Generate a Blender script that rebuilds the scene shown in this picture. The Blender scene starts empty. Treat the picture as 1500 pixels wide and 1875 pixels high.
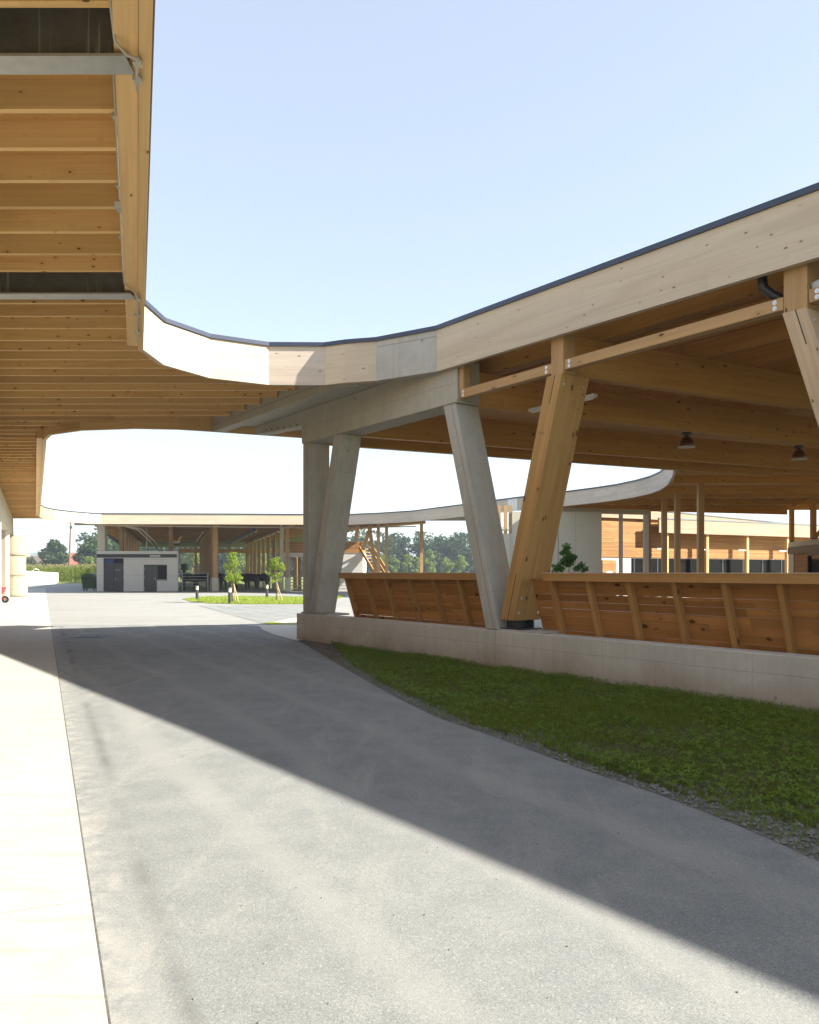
import bpy, bmesh, math, random
from mathutils import Vector as V, Matrix, noise
from mathutils.geometry import tessellate_polygon
random.seed(11)
S = bpy.context.scene
COL = S.collection
R = math.radians
EYE = 1.55
Z3 = V((0, 0, 1))

# ---------------------------------------------------------------- camera maths
def gp(u, v):                      # ground point seen at a photo pixel
    Y = EYE*1500/(v-1048.0)
    return V(((u-750)/1500*Y, Y, 0))
def xat(u, Y): return (u-750)/1500*Y
def zat(v, Y): return EYE+(1048-v)/1500*Y

# ---------------------------------------------------------------- materials
MATS = {}
def newmat(name):
    m = bpy.data.materials.new(name); m.use_nodes = True
    nt = m.node_tree
    b = nt.nodes['Principled BSDF']
    MATS[name] = m
    return m, nt, b
def N(nt, t, **kw):
    n = nt.nodes.new(t)
    for k, v in kw.items():
        if k in n.inputs: n.inputs[k].default_value = v
        else: setattr(n, k, v)
    return n
def L(nt, a, b): nt.links.new(a, b)
def math_(nt, op, a, b=None, c=None, clamp=False):
    n = nt.nodes.new('ShaderNodeMath'); n.operation = op; n.use_clamp = clamp
    for i, x in enumerate((a, b, c)):
        if x is None: continue
        if isinstance(x, (int, float)): n.inputs[i].default_value = x
        else: L(nt, x, n.inputs[i])
    return n.outputs[0]
def mix(nt, f, a, b, typ='MIX'):
    n = nt.nodes.new('ShaderNodeMix'); n.data_type = 'RGBA'; n.blend_type = typ
    for i, x in ((0, f), (6, a), (7, b)):
        if isinstance(x, (int, float)): n.inputs[i].default_value = x
        elif isinstance(x, tuple): n.inputs[i].default_value = (*x, 1) if len(x) == 3 else x
        else: L(nt, x, n.inputs[i])
    return n.outputs[2]
def ramp(nt, f, lo, hi):
    n = nt.nodes.new('ShaderNodeMapRange'); n.clamp = True
    n.inputs[1].default_value = lo; n.inputs[2].default_value = hi
    L(nt, f, n.inputs[0]); return n.outputs[0]
def mapped(nt, coord, sc, loc=(0, 0, 0)):
    m = N(nt, 'ShaderNodeMapping'); m.inputs['Scale'].default_value = sc; m.inputs['Location'].default_value = loc
    L(nt, coord, m.inputs[0]); return m.outputs[0]
def tex_noise(nt, vec, scale, detail=4, rough=.55, dist=0):
    n = N(nt, 'ShaderNodeTexNoise'); n.inputs['Scale'].default_value = scale; n.inputs['Detail'].default_value = detail
    n.inputs['Roughness'].default_value = rough; n.inputs['Distortion'].default_value = dist
    L(nt, vec, n.inputs['Vector']); return n.outputs['Fac']
def bump(nt, b, h, strength, dist=.01):
    n = N(nt, 'ShaderNodeBump'); n.inputs['Strength'].default_value = strength; n.inputs['Distance'].default_value = dist
    L(nt, h, n.inputs['Height']); L(nt, n.outputs[0], b.inputs['Normal'])

def wood(name, base, dark, knot=1.0, lam=.04, lamvar=.10, objvar=.18, rough=.6, seam=.35, grey=0.0, ks=(3.6, 8.0)):
    m, nt, b = newmat(name)
    uv = N(nt, 'ShaderNodeTexCoord').outputs['UV']
    oi = N(nt, 'ShaderNodeObjectInfo').outputs['Random']
    sx = N(nt, 'ShaderNodeSeparateXYZ'); L(nt, uv, sx.inputs[0])
    cb = N(nt, 'ShaderNodeCombineXYZ')
    L(nt, math_(nt, 'MULTIPLY_ADD', oi, 37.0, sx.outputs[0]), cb.inputs[0])
    L(nt, math_(nt, 'MULTIPLY_ADD', oi, 11.0, sx.outputs[1]), cb.inputs[1])
    c = cb.outputs[0]
    grain = tex_noise(nt, mapped(nt, c, (.9, 38, 1)), 1.0, 5, .6, .6)
    fig = tex_noise(nt, mapped(nt, c, (.35, 4, 1)), 1.0, 3, .5, 1.2)
    lamid = math_(nt, 'FLOOR', math_(nt, 'DIVIDE', sx.outputs[1], lam))
    wn = N(nt, 'ShaderNodeTexWhiteNoise'); wn.noise_dimensions = '2D'
    cc = N(nt, 'ShaderNodeCombineXYZ'); L(nt, lamid, cc.inputs[0])
    L(nt, math_(nt, 'FLOOR', math_(nt, 'MULTIPLY_ADD', lamid, .37, math_(nt, 'DIVIDE', sx.outputs[0], 2.7))), cc.inputs[1])
    L(nt, cc.outputs[0], wn.inputs[0])
    fr = math_(nt, 'FRACT', math_(nt, 'DIVIDE', sx.outputs[1], lam))
    seamf = math_(nt, 'LESS_THAN', fr, .035)
    col = mix(nt, ramp(nt, grain, .38, .72), base, tuple(x*.62+y*.38 for x, y in zip(base, dark)))
    col = mix(nt, math_(nt, 'MULTIPLY', ramp(nt, fig, .45, .75), .55), col, dark)
    vv = math_(nt, 'MULTIPLY_ADD', wn.outputs[0], lamvar*2, 1-lamvar)
    ov = math_(nt, 'MULTIPLY_ADD', oi, objvar*2, 1-objvar)
    sc = math_(nt, 'MULTIPLY', vv, ov)
    hs = N(nt, 'ShaderNodeHueSaturation'); L(nt, col, hs.inputs['Color']); L(nt, sc, hs.inputs['Value'])
    col = hs.outputs[0]
    col = mix(nt, math_(nt, 'MULTIPLY', seamf, seam), col, tuple(x*.45 for x in dark))
    if grey > 0:
        gn = tex_noise(nt, mapped(nt, c, (.25, 1.4, 1)), 1.3, 4, .6)
        col = mix(nt, math_(nt, 'MULTIPLY', ramp(nt, gn, .4, .7), grey), col, (.40, .37, .34))
    vo = N(nt, 'ShaderNodeTexVoronoi'); vo.inputs['Scale'].default_value = 1.0
    L(nt, mapped(nt, c, (ks[0], ks[1], 1), (3.3, 1.7, 0)), vo.inputs['Vector'])
    kn = N(nt, 'ShaderNodeSeparateColor'); L(nt, vo.outputs['Color'], kn.inputs[0])
    size = math_(nt, 'MULTIPLY', math_(nt, 'SUBTRACT', kn.outputs[0], .44), .36*knot)
    kd = math_(nt, 'ADD', vo.outputs['Distance'], math_(nt, 'MULTIPLY', math_(nt, 'SUBTRACT', grain, .5), .10))
    kf = math_(nt, 'LESS_THAN', kd, size)
    halo = math_(nt, 'MULTIPLY', math_(nt, 'LESS_THAN', kd, math_(nt, 'MULTIPLY', size, 2.4)), .22)
    col = mix(nt, halo, col, dark)
    col = mix(nt, math_(nt, 'MULTIPLY', kf, .92), col, tuple(x*.28 for x in dark))
    L(nt, col, b.inputs['Base Color'])
    b.inputs['Roughness'].default_value = rough
    b.inputs['Specular IOR Level'].default_value = .25
    bump(nt, b, grain, .18, .004)
    return m

def concrete(name, base, var=.16, pits=1.0, boards=.0, stain=None, stainz=(0, .4), rough=.8, streak=.25):
    m, nt, b = newmat(name)
    tc = N(nt, 'ShaderNodeTexCoord'); uv = tc.outputs['UV']
    pos = N(nt, 'ShaderNodeNewGeometry').outputs['Position']
    big = tex_noise(nt, pos, 1.1, 5, .6, .4)
    fine = tex_noise(nt, pos, 26, 4, .6)
    mid = tex_noise(nt, pos, 5, 4, .65)
    st = tex_noise(nt, mapped(nt, pos, (9, 9, .35)), 1.0, 3, .6)
    f = math_(nt, 'ADD', math_(nt, 'MULTIPLY', math_(nt, 'SUBTRACT', big, .5), 1.5), math_(nt, 'MULTIPLY', math_(nt, 'SUBTRACT', mid, .5), .9))
    f = math_(nt, 'ADD', f, math_(nt, 'MULTIPLY', math_(nt, 'SUBTRACT', fine, .5), .6))
    f = math_(nt, 'ADD', f, math_(nt, 'MULTIPLY', math_(nt, 'SUBTRACT', st, .5), streak*4))
    hs = N(nt, 'ShaderNodeHueSaturation'); hs.inputs['Color'].default_value = (*base, 1)
    L(nt, math_(nt, 'MULTIPLY_ADD', f, var, 1.0), hs.inputs['Value'])
    col = hs.outputs[0]
    if boards > 0:
        sx = N(nt, 'ShaderNodeSeparateXYZ'); L(nt, uv, sx.inputs[0])
        wob = math_(nt, 'MULTIPLY_ADD', tex_noise(nt, pos, 2.0, 2), .03, sx.outputs[1])
        ln = math_(nt, 'LESS_THAN', math_(nt, 'FRACT', math_(nt, 'DIVIDE', wob, boards)), .018)
        ln2 = math_(nt, 'LESS_THAN', math_(nt, 'FRACT', math_(nt, 'DIVIDE', sx.outputs[0], 2.3)), .003)
        ln = math_(nt, 'MAXIMUM', ln, ln2)
        col = mix(nt, math_(nt, 'MULTIPLY', ln, .5), col, tuple(x*.45 for x in base))
    vo = N(nt, 'ShaderNodeTexVoronoi'); vo.inputs['Scale'].default_value = 4.5; L(nt, pos, vo.inputs['Vector'])
    kc = N(nt, 'ShaderNodeSeparateColor'); L(nt, vo.outputs['Color'], kc.inputs[0])
    pf = math_(nt, 'LESS_THAN', vo.outputs['Distance'], math_(nt, 'MULTIPLY', math_(nt, 'SUBTRACT', kc.outputs[0], .75), .30*pits))
    col = mix(nt, math_(nt, 'MULTIPLY', pf, .6), col, tuple(x*.3 for x in base))
    if stain:
        sp = N(nt, 'ShaderNodeSeparateXYZ'); L(nt, pos, sp.inputs[0])
        zz = math_(nt, 'ADD', sp.outputs[2], math_(nt, 'MULTIPLY', math_(nt, 'SUBTRACT', big, .5), .5))
        sf = math_(nt, 'SUBTRACT', 1.0, ramp(nt, zz, stainz[0], stainz[1]))
        col = mix(nt, math_(nt, 'MULTIPLY', sf, .75), col, stain)
    L(nt, col, b.inputs['Base Color']); b.inputs['Roughness'].default_value = rough
    b.inputs['Specular IOR Level'].default_value = .3
    bump(nt, b, math_(nt, 'MULTIPLY_ADD', fine, .5, mid), .15, .01)
    return m

def ground_mat(name, a, bcol, scale=.4, fine=60, finevar=.35, spots=None, rough=.9, bumps=.3, bdist=.01, streaks=None, joint=None, kerb=False):
    m, nt, b = newmat(name)
    pos = N(nt, 'ShaderNodeNewGeometry').outputs['Position']
    big = tex_noise(nt, pos, scale, 6, .6, .5)
    med = tex_noise(nt, pos, scale*9, 4, .6)
    fi = tex_noise(nt, pos, fine, 3, .7)
    f = ramp(nt, math_(nt, 'MULTIPLY_ADD', med, .5, math_(nt, 'MULTIPLY', big, .5)), .35, .65)
    col = mix(nt, f, a, bcol)
    if streaks:
        s = tex_noise(nt, mapped(nt, pos, streaks[1]), 1.0, 4, .65, .8)
        col = mix(nt, math_(nt, 'MULTIPLY', ramp(nt, s, .52, .72), streaks[2]), col, streaks[0])
    hs = N(nt, 'ShaderNodeHueSaturation'); L(nt, col, hs.inputs['Color'])
    L(nt, math_(nt, 'MULTIPLY_ADD', ramp(nt, fi, .3, .7), finevar*2, 1-finevar), hs.inputs['Value']); col = hs.outputs[0]
    if spots:
        vo = N(nt, 'ShaderNodeTexVoronoi'); vo.inputs['Scale'].default_value = spots[1]; L(nt, pos, vo.inputs['Vector'])
        kc = N(nt, 'ShaderNodeSeparateColor'); L(nt, vo.outputs['Color'], kc.inputs[0])
        sf = math_(nt, 'LESS_THAN', vo.outputs['Distance'], math_(nt, 'MULTIPLY', math_(nt, 'SUBTRACT', kc.outputs[0], .45), .75))
        col = mix(nt, math_(nt, 'MULTIPLY', sf, spots[2]), col, spots[0])
    if joint:
        d, per, ph = joint
        dt = N(nt, 'ShaderNodeVectorMath', operation='DOT_PRODUCT'); L(nt, pos, dt.inputs[0]); dt.inputs[1].default_value = d
        ff = math_(nt, 'FRACT', math_(nt, 'DIVIDE', math_(nt, 'ADD', dt.outputs['Value'], ph), per))
        col = mix(nt, math_(nt, 'MULTIPLY', math_(nt, 'LESS_THAN', ff, .012/per), .6), col, (.25, .22, .18))
    if kerb:                      # worn dusty edge beside the pavement, a dark oil track, and cracks
        dt = N(nt, 'ShaderNodeVectorMath', operation='DOT_PRODUCT'); L(nt, pos, dt.inputs[0]); dt.inputs[1].default_value = (.9128, .4085, 0)
        d = math_(nt, 'ADD', math_(nt, 'SUBTRACT', dt.outputs['Value'], .2077), math_(nt, 'MULTIPLY', math_(nt, 'SUBTRACT', med, .5), .5))
        dust = math_(nt, 'MULTIPLY', math_(nt, 'SUBTRACT', 1.0, ramp(nt, d, .0, .22)), ramp(nt, tex_noise(nt, pos, 7, 5, .7), .42, .6))
        col = mix(nt, math_(nt, 'MULTIPLY', dust, .7), col, (.40, .385, .34))
        tr = math_(nt, 'SUBTRACT', 1.0, ramp(nt, math_(nt, 'ABSOLUTE', math_(nt, 'SUBTRACT', math_(nt, 'ADD', dt.outputs['Value'], math_(nt, 'MULTIPLY', big, .06)), .50)), .0, .07))
        col = mix(nt, math_(nt, 'MULTIPLY', math_(nt, 'MULTIPLY', tr, ramp(nt, tex_noise(nt, pos, .9, 3), .42, .62)), .6), col, (.10, .10, .095))
        st = tex_noise(nt, pos, .8, 3, .5, .3)
        col = mix(nt, math_(nt, 'MULTIPLY', ramp(nt, st, .66, .72), .35), col, (.12, .12, .115))
        tn = N(nt, 'ShaderNodeTexWave'); tn.inputs['Scale'].default_value = .32; tn.inputs['Distortion'].default_value = 3.5; tn.inputs['Detail'].default_value = 2; tn.inputs['Detail Scale'].default_value = .6
        rt = N(nt, 'ShaderNodeMapping'); rt.inputs['Rotation'].default_value = (0, 0, R(-28)); L(nt, pos, rt.inputs[0]); L(nt, rt.outputs[0], tn.inputs['Vector'])
        col = mix(nt, math_(nt, 'MULTIPLY', ramp(nt, tn.outputs['Fac'], .75, 1.0), .30), col, (.33, .325, .30))
    L(nt, col, b.inputs['Base Color']); b.inputs['Roughness'].default_value = rough
    b.inputs['Specular IOR Level'].default_value = .2
    bump(nt, b, math_(nt, 'MULTIPLY_ADD', fi, .6, med), bumps, bdist)
    return m

def plain(name, col, rough=.5, metal=0, var=.08, spec=.5, scale=8):
    m, nt, b = newmat(name)
    pos = N(nt, 'ShaderNodeTexCoord').outputs['Object']
    n = tex_noise(nt, pos, scale, 4, .6)
    hs = N(nt, 'ShaderNodeHueSaturation'); hs.inputs['Color'].default_value = (*col, 1)
    L(nt, math_(nt, 'MULTIPLY_ADD', math_(nt, 'SUBTRACT', n, .5), var*4, 1.0), hs.inputs['Value'])
    L(nt, hs.outputs[0], b.inputs['Base Color'])
    b.inputs['Roughness'].default_value = rough; b.inputs['Metallic'].default_value = metal
    b.inputs['Specular IOR Level'].default_value = spec
    return m

def leafmat(name, a, bcol, trans=.35, rough=.6):
    m, nt, b = newmat(name)
    r = N(nt, 'ShaderNodeNewGeometry').outputs['Random Per Island']
    pos = N(nt, 'ShaderNodeNewGeometry').outputs['Position']
    n = tex_noise(nt, pos, .9, 3)
    f = math_(nt, 'ADD', math_(nt, 'MULTIPLY', r, .6), math_(nt, 'MULTIPLY', n, .4))
    col = mix(nt, f, a, bcol)
    L(nt, col, b.inputs['Base Color']); b.inputs['Roughness'].default_value = rough
    b.inputs['Specular IOR Level'].default_value = .25
    t = N(nt, 'ShaderNodeBsdfTranslucent'); L(nt, mix(nt, 1.0, col, (1.0, 1.0, .55), 'MULTIPLY'), t.inputs[0])
    ms = N(nt, 'ShaderNodeMixShader'); ms.inputs[0].default_value = trans
    L(nt, b.outputs[0], ms.inputs[1]); L(nt, t.outputs[0], ms.inputs[2])
    L(nt, ms.outputs[0], nt.nodes['Material Output'].inputs[0])
    return m

def osb(name):
    m, nt, b = newmat(name)
    pos = N(nt, 'ShaderNodeNewGeometry').outputs['Position']
    w = tex_noise(nt, pos, 3, 2)
    rot = N(nt, 'ShaderNodeVectorRotate'); rot.rotation_type = 'Z_AXIS'
    L(nt, pos, rot.inputs['Vector']); L(nt, math_(nt, 'MULTIPLY', w, 9.0), rot.inputs['Angle'])
    vo = N(nt, 'ShaderNodeTexVoronoi'); vo.inputs['Scale'].default_value = 1; L(nt, mapped(nt, rot.outputs[0], (14, 52, 1)), vo.inputs['Vector'])
    kc = N(nt, 'ShaderNodeSeparateColor'); L(nt, vo.outputs['Color'], kc.inputs[0])
    col = mix(nt, kc.outputs[0], (.40, .19, .042), (.62, .39, .13))
    col = mix(nt, math_(nt, 'MULTIPLY', math_(nt, 'GREATER_THAN', kc.outputs[1], .82), .6), col, (.30, .13, .03))
    L(nt, col, b.inputs['Base Color']); b.inputs['Roughness'].default_value = .6
    return m

def steel_stained(name):
    m, nt, b = newmat(name)
    pos = N(nt, 'ShaderNodeNewGeometry').outputs['Position']
    n = tex_noise(nt, pos, 4, 5, .65)
    st = tex_noise(nt, mapped(nt, pos, (26, 26, .8)), 1.0, 2, .5)
    msk = tex_noise(nt, mapped(nt, pos, (1.5, 1.5, 1)), 1.0, 2, .5)
    col = mix(nt, ramp(nt, n, .3, .7), (.085, .075, .055), (.14, .13, .105))
    f = math_(nt, 'MULTIPLY', ramp(nt, st, .60, .66), ramp(nt, msk, .42, .6))
    col = mix(nt, math_(nt, 'MULTIPLY', f, .7), col, (.34, .31, .25))
    L(nt, col, b.inputs['Base Color']); b.inputs['Roughness'].default_value = .6; b.inputs['Metallic'].default_value = .2
    return m

wood('wood_soffit', (.68, .455, .19), (.50, .285, .095), knot=1.0, lam=.26, lamvar=.05, objvar=.13, seam=.1, ks=(6, 11))
wood('wood_edge', (.68, .455, .205), (.52, .315, .12), knot=.6, lam=.045, lamvar=.05, objvar=.06, seam=.25)
wood('wood_fascia', (.60, .495, .365), (.46, .355, .24), ks=(6, 12), knot=.7, lam=.18, lamvar=.05, objvar=.05, seam=.18, grey=.12)
wood('wood_fascia_shade', (.56, .475, .39), (.42, .345, .275), ks=(5, 11), knot=.9, lam=.12, lamvar=.06, objvar=.06, seam=.22, grey=.22)  # greyer fascia copy for unlit runs, their shade put into the colour
wood('wood_honey', (.40, .315, .215), (.29, .21, .13), knot=.6, lam=.14, lamvar=.07, objvar=.04, seam=.3)
wood('wood_glulam', (.56, .30, .08), (.38, .18, .042), knot=.9, lam=.04, lamvar=.05, objvar=.08, seam=.2)
wood('wood_column', (.50, .295, .105), (.34, .18, .055), ks=(4.5, 9), knot=1.2, lam=.045, lamvar=.08, objvar=.05, seam=.15)
wood('wood_column_pale', (.58, .42, .27), (.43, .29, .17), knot=1.0, lam=.045, lamvar=.08, objvar=.05, seam=.22, grey=.12)
wood('wood_fence', (.43, .20, .06), (.27, .11, .03), ks=(4, 8), knot=1.2, lam=.13, lamvar=.22, objvar=.06, seam=.0)
wood('wood_fence_post', (.44, .235, .08), (.31, .145, .044), knot=.9, lam=.08, lamvar=.05, objvar=.10, seam=.1)
wood('wood_post', (.47, .295, .135), (.34, .19, .075), knot=.8, lam=.06, lamvar=.05, objvar=.08, seam=.15)
wood('wood_clad', (.40, .215, .08), (.25, .115, .036), knot=.9, lam=.14, lamvar=.20, objvar=.05, seam=.9)
osb('osb_board')
concrete('concrete', (.43, .41, .36), var=.30, boards=1.45, pits=1.7)
concrete('concrete_beam', (.42, .395, .325), var=.26, boards=.55, pits=1.8)
concrete('concrete_wall', (.54, .505, .44), var=.26, boards=.46, pits=1.6, stain=(.30, .20, .115), stainz=(-.12, .34))
concrete('concrete_pale', (.53, .49, .38), var=.07, boards=1.6, pits=.5, streak=.12)
concrete('concrete_office', (.62, .61, .57), var=.07, boards=1.3, pits=.5, streak=.12)
concrete('concrete_white', (.74, .73, .70), var=.05, pits=.4, streak=.1)
ground_mat('asphalt', (.190, .199, .192), (.255, .261, .246), scale=.35, fine=150, finevar=.36, spots=((.40, .385, .34), 66, .42), bumps=.5, bdist=.006,
           streaks=((.315, .31, .28), (2.2, .5, 1), .6), kerb=True)
ground_mat('asphalt_yard', (.26, .258, .238), (.32, .315, .29), scale=.2, fine=60, finevar=.12, bumps=.2, streaks=((.36, .35, .32), (.25, 1.2, 1), .5))
ground_mat('pavement', (.40, .388, .345), (.475, .46, .415), scale=.6, fine=70, finevar=.09, bumps=.35, rough=.85, streaks=((.32, .30, .25), (1.2, 9, 1), .65), joint=((-.414, .910, 0), 5.2, 1.05))
ground_mat('apron', (.52, .50, .45), (.58, .56, .51), scale=.6, fine=60, finevar=.06, bumps=.15)
ground_mat('soil', (.095, .07, .045), (.15, .115, .08), scale=1.2, fine=55, finevar=.4, bumps=.8, bdist=.02, spots=((.24, .21, .18), 40, .5))
ground_mat('gravel_bed', (.11, .105, .095), (.17, .16, .14), scale=1.5, fine=80, finevar=.45, bumps=.8, bdist=.015, spots=((.25, .24, .22), 45, .5))
ground_mat('lawn_soil', (.055, .06, .02), (.10, .095, .045), scale=1.0, fine=30, finevar=.3, bumps=.8, bdist=.02)
ground_mat('meadow', (.15, .20, .045), (.21, .235, .07), scale=.03, fine=3, finevar=.15, bumps=.2)
ground_mat('lawn_far', (.22, .27, .03), (.31, .33, .055), scale=.5, fine=14, finevar=.25, bumps=.6, bdist=.05)
ground_mat('gravel_pale', (.42, .39, .33), (.52, .49, .42), scale=.8, fine=40, finevar=.2, bumps=.3)
ground_mat('hill_wood', (.035, .065, .03), (.06, .095, .045), scale=.02, fine=.15, finevar=.35, bumps=.6, bdist=4)
steel_stained('steel_web')
plain('galvanised', (.40, .40, .37), .45, .5, .12)
plain('edging', (.045, .055, .085), .4, .25, .03)
plain('edging_grey', (.25, .27, .29), .35, .6, .05)
plain('anthracite', (.038, .043, .05), .45, .1, .05)
plain('anthracite_door', (.052, .058, .066), .42, .1, .04)
plain('white_letters', (.8, .8, .8), .5)
plain('pipe_grey', (.42, .39, .32), .5, 0, .05)
plain('black_plastic', (.012, .012, .012), .35)
plain('copper_shade', (.16, .06, .025), .35, .5)
plain('white_plastic', (.72, .70, .62), .4)
plain('bin_green', (.018, .065, .018), .4, 0, .08)
plain('red_paint', (.42, .03, .025), .4)
plain('rubber', (.02, .02, .02), .7)
plain('bark', (.16, .115, .075), .85, 0, .15)
plain('stake', (.50, .38, .24), .8, 0, .1)
plain('cow_hide', (.012, .010, .009), .6, 0, .1)
plain('cow_muzzle', (.12, .08, .06), .6)
plain('roof_tile', (.36, .12, .07), .7, 0, .15)
plain('render_white', (.72, .70, .66), .8)
plain('blue_sign', (.02, .06, .28), .4)
plain('washer', (.62, .63, .65), .3, .5)
plain('pole_wood', (.15, .10, .075), .85, 0, .12)
plain('roof_top', (.25, .25, .25), .8)
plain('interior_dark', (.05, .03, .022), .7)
plain('stone', (.19, .185, .175), .8, 0, .3)
def glass(name, col, rough=.04):
    m, nt, b = newmat(name)
    b.inputs['Base Color'].default_value = (*col, 1); b.inputs['Roughness'].default_value = rough
    b.inputs['Specular IOR Level'].default_value = .08
    n = tex_noise(nt, N(nt, 'ShaderNodeTexCoord').outputs['Object'], .8, 2)
    bump(nt, b, n, .03, .02)
glass('glass_dark', (.010, .011, .012), .12); glass('glass_reflect_blue', (.06, .09, .22), .08)  # blue transom pane: its reflection is put into the base colour
leafmat('leaf_grass', (.095, .155, .012), (.26, .32, .045), .38)
leafmat('leaf_clover', (.10, .18, .014), (.21, .31, .04), .38)
leafmat('leaf_dry', (.16, .12, .05), (.20, .15, .06), .2)
leafmat('leaf_sapling', (.16, .26, .03), (.34, .40, .08), .45)
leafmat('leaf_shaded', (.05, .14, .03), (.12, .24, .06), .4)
leafmat('leaf_tree', (.022, .052, .014), (.06, .10, .028), .25)
leafmat('leaf_young', (.13, .20, .04), (.22, .28, .08), .35)
leafmat('leaf_forest', (.020, .050, .018), (.055, .095, .030), .25)
leafmat('leaf_maize', (.13, .19, .02), (.25, .28, .05), .4)
leafmat('tassel', (.36, .30, .14), (.42, .36, .18), .3)
def straw():
    m, nt, b = newmat('straw')
    uv = N(nt, 'ShaderNodeTexCoord').outputs['UV']
    g = tex_noise(nt, mapped(nt, uv, (3, 55, 1)), 1, 5, .7, 1.5); k = tex_noise(nt, uv, 6, 4)
    col = mix(nt, ramp(nt, g, .3, .7), (.30, .26, .165), (.48, .435, .315))
    col = mix(nt, math_(nt, 'MULTIPLY', ramp(nt, k, .55, .75), .4), col, (.22, .155, .07))
    L(nt, col, b.inputs['Base Color']); b.inputs['Roughness'].default_value = .9
    bump(nt, b, g, .8, .03)
straw()

# ---------------------------------------------------------------- mesh builder
class MB:
    def __init__(s): s.v = []; s.f = []; s.uv = []
    def face(s, pts, uvs=None):
        n = len(s.v); s.v.extend([tuple(p) for p in pts]); s.f.append(list(range(n, n+len(pts))))
        s.uv.append(uvs or [(p[0], p[1]) for p in pts])
    def hexa(s, a, b, ru=None):
        """a, b: two quads (4 points each, same order); the long axis runs a -> b."""
        if ru is None: ru = (random.random()*50, random.random()*20)
        a = [V(p) for p in a]; b = [V(p) for p in b]
        n = len(s.v); s.v.extend([tuple(p) for p in a+b])
        ac = sum(a, V())/4; bc = sum(b, V())/4; d = (bc-ac); ln = d.length or 1; d /= ln
        ul = lambda p: (p-ac).dot(d)+ru[0]
        off = ru[1]
        for i in range(4):
            j = (i+1) % 4; w = (a[j]-a[i]).length
            s.f.append([n+i, n+j, n+4+j, n+4+i])
            s.uv.append([(ul(a[i]), off), (ul(a[j]), off+w), (ul(b[j]), off+w), (ul(b[i]), off)])
            off += w
        e1 = (a[1]-a[0]).normalized(); e2 = (a[3]-a[0]).normalized()
        for q, idx in ((a, [3, 2, 1, 0]), (b, [4, 5, 6, 7])):
            s.f.append([n+k for k in idx])
            s.uv.append([((q[k % 4]-ac).dot(e1)*.3+ru[0], (q[k % 4]-ac).dot(e2)+ru[1]) for k in idx])
    def bar(s, p0, p1, w, h, up=Z3, ru=None):
        p0 = V(p0); p1 = V(p1); d = (p1-p0).normalized()
        sd = d.cross(V(up))
        if sd.length < 1e-4: sd = V((1, 0, 0))
        sd.normalize(); uu = sd.cross(d).normalized()
        q = [sd*(-w/2)+uu*(-h/2), sd*(w/2)+uu*(-h/2), sd*(w/2)+uu*(h/2), sd*(-w/2)+uu*(h/2)]
        s.hexa([p0+x for x in q], [p1+x for x in q], ru)
    def box(s, x0, x1, y0, y1, z0, z1, ru=None):
        """axis box, grain along its longest side"""
        L_ = [x1-x0, y1-y0, z1-z0]; k = L_.index(max(L_))
        if k == 0: s.hexa([(x0, y0, z0), (x0, y1, z0), (x0, y1, z1), (x0, y0, z1)], [(x1, y0, z0), (x1, y1, z0), (x1, y1, z1), (x1, y0, z1)], ru)
        elif k == 1: s.hexa([(x0, y0, z0), (x1, y0, z0), (x1, y0, z1), (x0, y0, z1)], [(x0, y1, z0), (x1, y1, z0), (x1, y1, z1), (x0, y1, z1)], ru)
        else: s.hexa([(x0, y0, z0), (x1, y0, z0), (x1, y1, z0), (x0, y1, z0)], [(x0, y0, z1), (x1, y0, z1), (x1, y1, z1), (x0, y1, z1)], ru)
    def prism(s, poly, z0, z1, holes=()):
        loops = [[V((x, y, 0)) for x, y in poly]]+[[V((x, y, 0)) for x, y in h] for h in holes]
        allp = [p for l in loops for p in l]
        tris = tessellate_polygon(loops)
        for z in (z0, z1):
            for t in tris: s.face([(allp[i].x, allp[i].y, z) for i in t])
            if z0 == z1: return
        for l in loops:
            for i in range(len(l)):
                a = l[i]; b = l[(i+1) % len(l)]; w = (b-a).length
                s.face([(a.x, a.y, z0), (b.x, b.y, z0), (b.x, b.y, z1), (a.x, a.y, z1)], [(0, 0), (w, 0), (w, z1-z0), (0, z1-z0)])
    def tube(s, pts, r, n=8, cap=True):
        pts = [V(p) for p in pts]; rs = r if isinstance(r, (list, tuple)) else [r]*len(pts)
        base = len(s.v); prev = None; ul = 0
        for i, p in enumerate(pts):
            d = (pts[min(i+1, len(pts)-1)]-pts[max(i-1, 0)]).normalized()
            if prev is None:
                sd = d.cross(Z3)
                if sd.length < 1e-3: sd = V((1, 0, 0))
            else: sd = prev-d*prev.dot(d)
            sd.normalize(); prev = sd; t = d.cross(sd)
            for k in range(n):
                a = 2*math.pi*k/n; s.v.append(tuple(p+(sd*math.cos(a)+t*math.sin(a))*rs[i]))
        for i in range(len(pts)-1):
            ln = (pts[i+1]-pts[i]).length
            for k in range(n):
                k2 = (k+1) % n
                s.f.append([base+i*n+k, base+i*n+k2, base+(i+1)*n+k2, base+(i+1)*n+k])
                s.uv.append([(ul, k/n), (ul, (k+1)/n), (ul+ln, (k+1)/n), (ul+ln, k/n)])
            ul += ln
        if cap:
            for e in (0, len(pts)-1):
                ids = [base+e*n+k for k in range(n)]
                s.f.append(ids if e else ids[::-1]); s.uv.append([(0, 0)]*n)
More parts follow.
